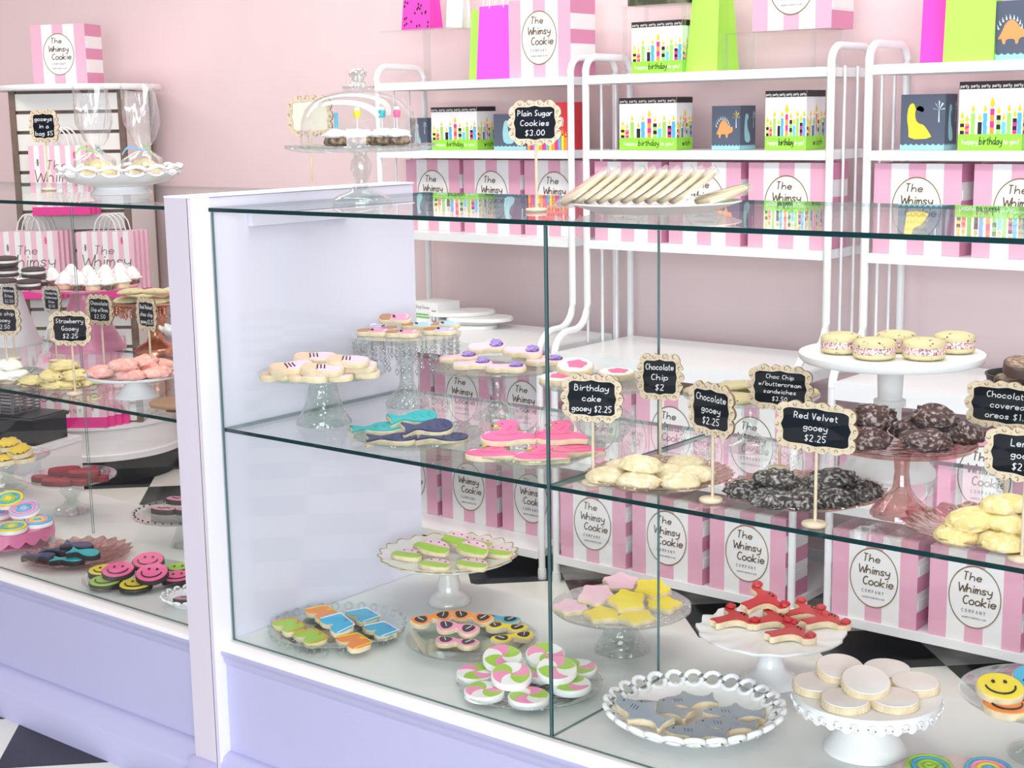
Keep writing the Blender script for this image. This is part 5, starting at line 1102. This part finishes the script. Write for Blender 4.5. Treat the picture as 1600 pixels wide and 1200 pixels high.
for sx in (-1, 1):
    for sy in (-1, 1):
        a = MB(); a.box((sx*w-.012, sy*dd-.012, .246), (sx*w+.012, sy*dd+.012, 1.6215), FBR); a.build('edge_board', t)
nz = 17; hz = (1.6215-.25)/nz; a = MB(); a.box((-w+.013, -dd-.006, 0), (w-.013, -dd+.011, hz-.014), SLW); me = a.mesh('slat')
for k in range(nz): link('slat', me, t, loc=(0, 0, .252+k*hz))
a = MB(); a.box((w-.011, -dd+.013, .25), (w+.009, dd-.013, 1.618), SLW); a.build('side_panel', t)
# striped paper bags on little shelves
STP = mat('bag_pink_stripe', (0.86, 0.52, 0.62), 0.5); HOT = mat('bag_hot_pink', (0.80, 0.02, 0.28), 0.5)
def shop_bag(M, w_, h_, d_, label, group, text=True, big=False):
    t = thing('shopping_bag', label, 'paper bag', (0, 0, 0), 0, group); t.matrix_world = M; a = MB(); n = 11
    for k in range(n):
        x0 = -w_/2+w_*k/n; x1 = -w_/2+w_*(k+1)/n; mm = STP if k % 2 == 0 else BWHITE
        for y, o in ((0, (0, 1, 2, 3)), (d_, (3, 2, 1, 0))): a.add([(x0, y, h_*.12), (x1, y, h_*.12), (x1, y, h_), (x0, y, h_)], [o], mm)
    for s in (-1, 1): a.add([(s*w_/2, 0, h_*.12), (s*w_/2, d_, h_*.12), (s*w_/2, d_, h_), (s*w_/2, 0, h_)], [(0, 1, 2, 3)], STP)
    a.box((-w_/2, 0, 0), (w_/2, d_, h_*.12), HOT); a.build('paper_body', t)
    b = MB(); pts = [(-.2*w_, d_*.5, h_-.005)]+[(-.2*w_+.4*w_*i/10, d_*.5, h_+h_*.25*math.sin(PI*i/10)**.55) for i in range(1, 10)]+[(.2*w_, d_*.5, h_-.005)]
    b.tube(pts, .0032, BWHITE, 6); b.build('paper_handle', t)
    if text:
        b = MB(); f = lambda x, z: (x, -.0008, z)
        write(b, 'The', -.02*w_, .66*h_, .13*h_, INK, .0028, f, .15); write(b, 'Whimsy', 0, .48*h_, .18*h_, INK, .0034, f, .15, maxw=.86*w_, spacing=.9); write(b, 'Cookie', .05*w_, .30*h_, .17*h_, INK, .0034, f, .15, maxw=.8*w_, spacing=.9); write(b, 'COMPANY', 0, .17*h_, .05*h_, INK, .0018, f, 0, maxw=.6*w_, spacing=1.4)
        b.build('lettering', t)
        b = MB()
        for x, z, mm in ((-.34, .72, INK), (.30, .82, HOT), (.34, .20, HOT)):
            write(b, '*', x*w_, z*h_, .10*h_, mm, .0022, f)
        tag(b.build('star_print', t), kind='stuff')
    return t
RZ = Matrix.Rotation(IMG-.02, 4, 'Z'); F0 = Matrix.Translation((FX, FY, 0)) @ RZ
def ledge(x0, x1, z, label):
    t = thing('acrylic_ledge', label, 'shelf', (0, 0, 0)); t.matrix_world = F0 @ Matrix.Translation(((x0+x1)/2, -dd-.0065, z)); a = MB(); a.box((-(x1-x0)/2, -.125, -.004), ((x1-x0)/2, 0, 0), ACRYL); a.build('tray', t)
    a = MB(); a.box((-(x1-x0)/2, -.004, .0002), ((x1-x0)/2, 0, .03), ACRYL); a.build('back_lip', t)
def local_x(u, z):       # panel coordinate of a pixel column at height z on the slat face
    lo, hi = -.5, .5
    for _ in range(40):
        m_ = (lo+hi)/2; q = F0 @ Vector((m_, -dd-.06, z)); w_ = q-CAM
        if 800+FPX*w_.dot(rt)/w_.dot(fw) < u: lo = m_
        else: hi = m_
    return (lo+hi)/2
def bag_group(u, v_bot, wpx, hpx, n, label, where):
    q = F0 @ Vector((0, -dd-.06, 0)); z = z_at(v_bot, q); x = local_x(u, z); W = size(wpx, q)*1.03; Hh = size(hpx, q)
    ledge(x-W*.55, x+W*.55, z, 'clear ledge on the slatwall under %s' % where)
    for k in range(n):
        shop_bag(F0 @ Matrix.Translation((x+.012*k, -dd-.118+k*.026, z+.0008)), W, Hh, .024, (label if k == 0 else 'striped paper bag behind the front one, %s' % where), 'striped paper bags, %s' % where if k else None, text=(k == 0))
bag_group(103, 335, 84, 103, 3, 'striped Whimsy paper bag in front of its stack behind the milk glass bowl', 'stack behind the milk glass bowl')
bag_group(58, 464, 88, 102, 4, 'striped Whimsy paper bag in front of its stack above the cocoa cookies', 'stack above the cocoa cookies')
bag_group(176, 464, 84, 100, 4, 'striped Whimsy paper bag in front of its stack above the frosted bites', 'stack above the frosted bites')
for k in range(4):
    shop_bag(F0 @ Matrix.Translation((local_x(110, .3)+.022*k, -dd-.120+.028*k, .2458)), .34, .37, .026, 'large striped Whimsy paper bag standing on the round drum' if k == 0 else 'large striped paper bag stacked behind the front one on the round drum', 'large striped bags on the drum' if k else None, text=(k == 0))
# low cabinet, black tub, wire basket
zb = .30; A = at(54, 698, zb); B = at(108, 682, zb); e1 = Vector((B.x-A.x, B.y-A.y, 0)); L1 = e1.length; an = math.atan2(e1.y, e1.x)-PI/2
TUB = mat('black_plastic', (0.012, 0.016, 0.022), 0.45)
t = thing('low_cabinet', 'low white cabinet under the black tub behind the left case', 'cabinet', (A.x, A.y, 0), an)
a = MB(); a.box((-.62, -.004, .05), (.03, L1+.03, zb-.02), WHITE); a.build('carcass', t)
a = MB(); a.box((-.60, .02, 0), (.0, L1, .05), BLACK); a.build('plinth', t)
a = MB(); a.box((-.63, -.012, zb-.02), (.034, L1+.034, zb), WHITE); a.build('cabinet_top', t)
t = thing('storage_tub', 'shallow black plastic tub on the low white cabinet', 'tub', (A.x, A.y, zb+.0006), an); hb = .105
a = MB(); a.box((-.50, .004, 0), (-.004, L1-.004, hb-.012), TUB); a.build('tub_body', t)
a = MB(); a.tube([(-.50, .0, hb-.01), (0, 0, hb-.01), (0, L1, hb-.01), (-.50, L1, hb-.01)], .008, TUB, 8, closed=True); a.build('rim', t)
a = MB(); a.box((-.494, .008, hb-.0115), (-.008, L1-.008, hb), TUB); a.build('lid', t)
t2 = thing('wire_basket', 'grey wire basket set on the black tub', 'basket', (A.x, A.y, zb+hb+.001), an); WG2 = mat('grey_wire', (0.20, 0.20, 0.21), 0.4, metal=.5)
a = MB(); a.tube([(-.46, .03, 0), (-.12, .03, 0), (-.12, L1-.02, 0), (-.46, L1-.02, 0)], .0035, WG2, 6, closed=True); me = a.mesh('wire')
for k in range(10): link('wire', me, t2, loc=(0, 0, .004+k*.0125))
a = MB(); a.tube([(0, 0, .003), (0, 0, .118)], .003, WG2, 6); me = a.mesh('wire')
for x, y in [(-.46+.34*k/6, .026) for k in range(7)]+[(-.116, .03+(L1-.05)*k/4) for k in range(5)]: link('wire', me, t2, loc=(x, y, 0))
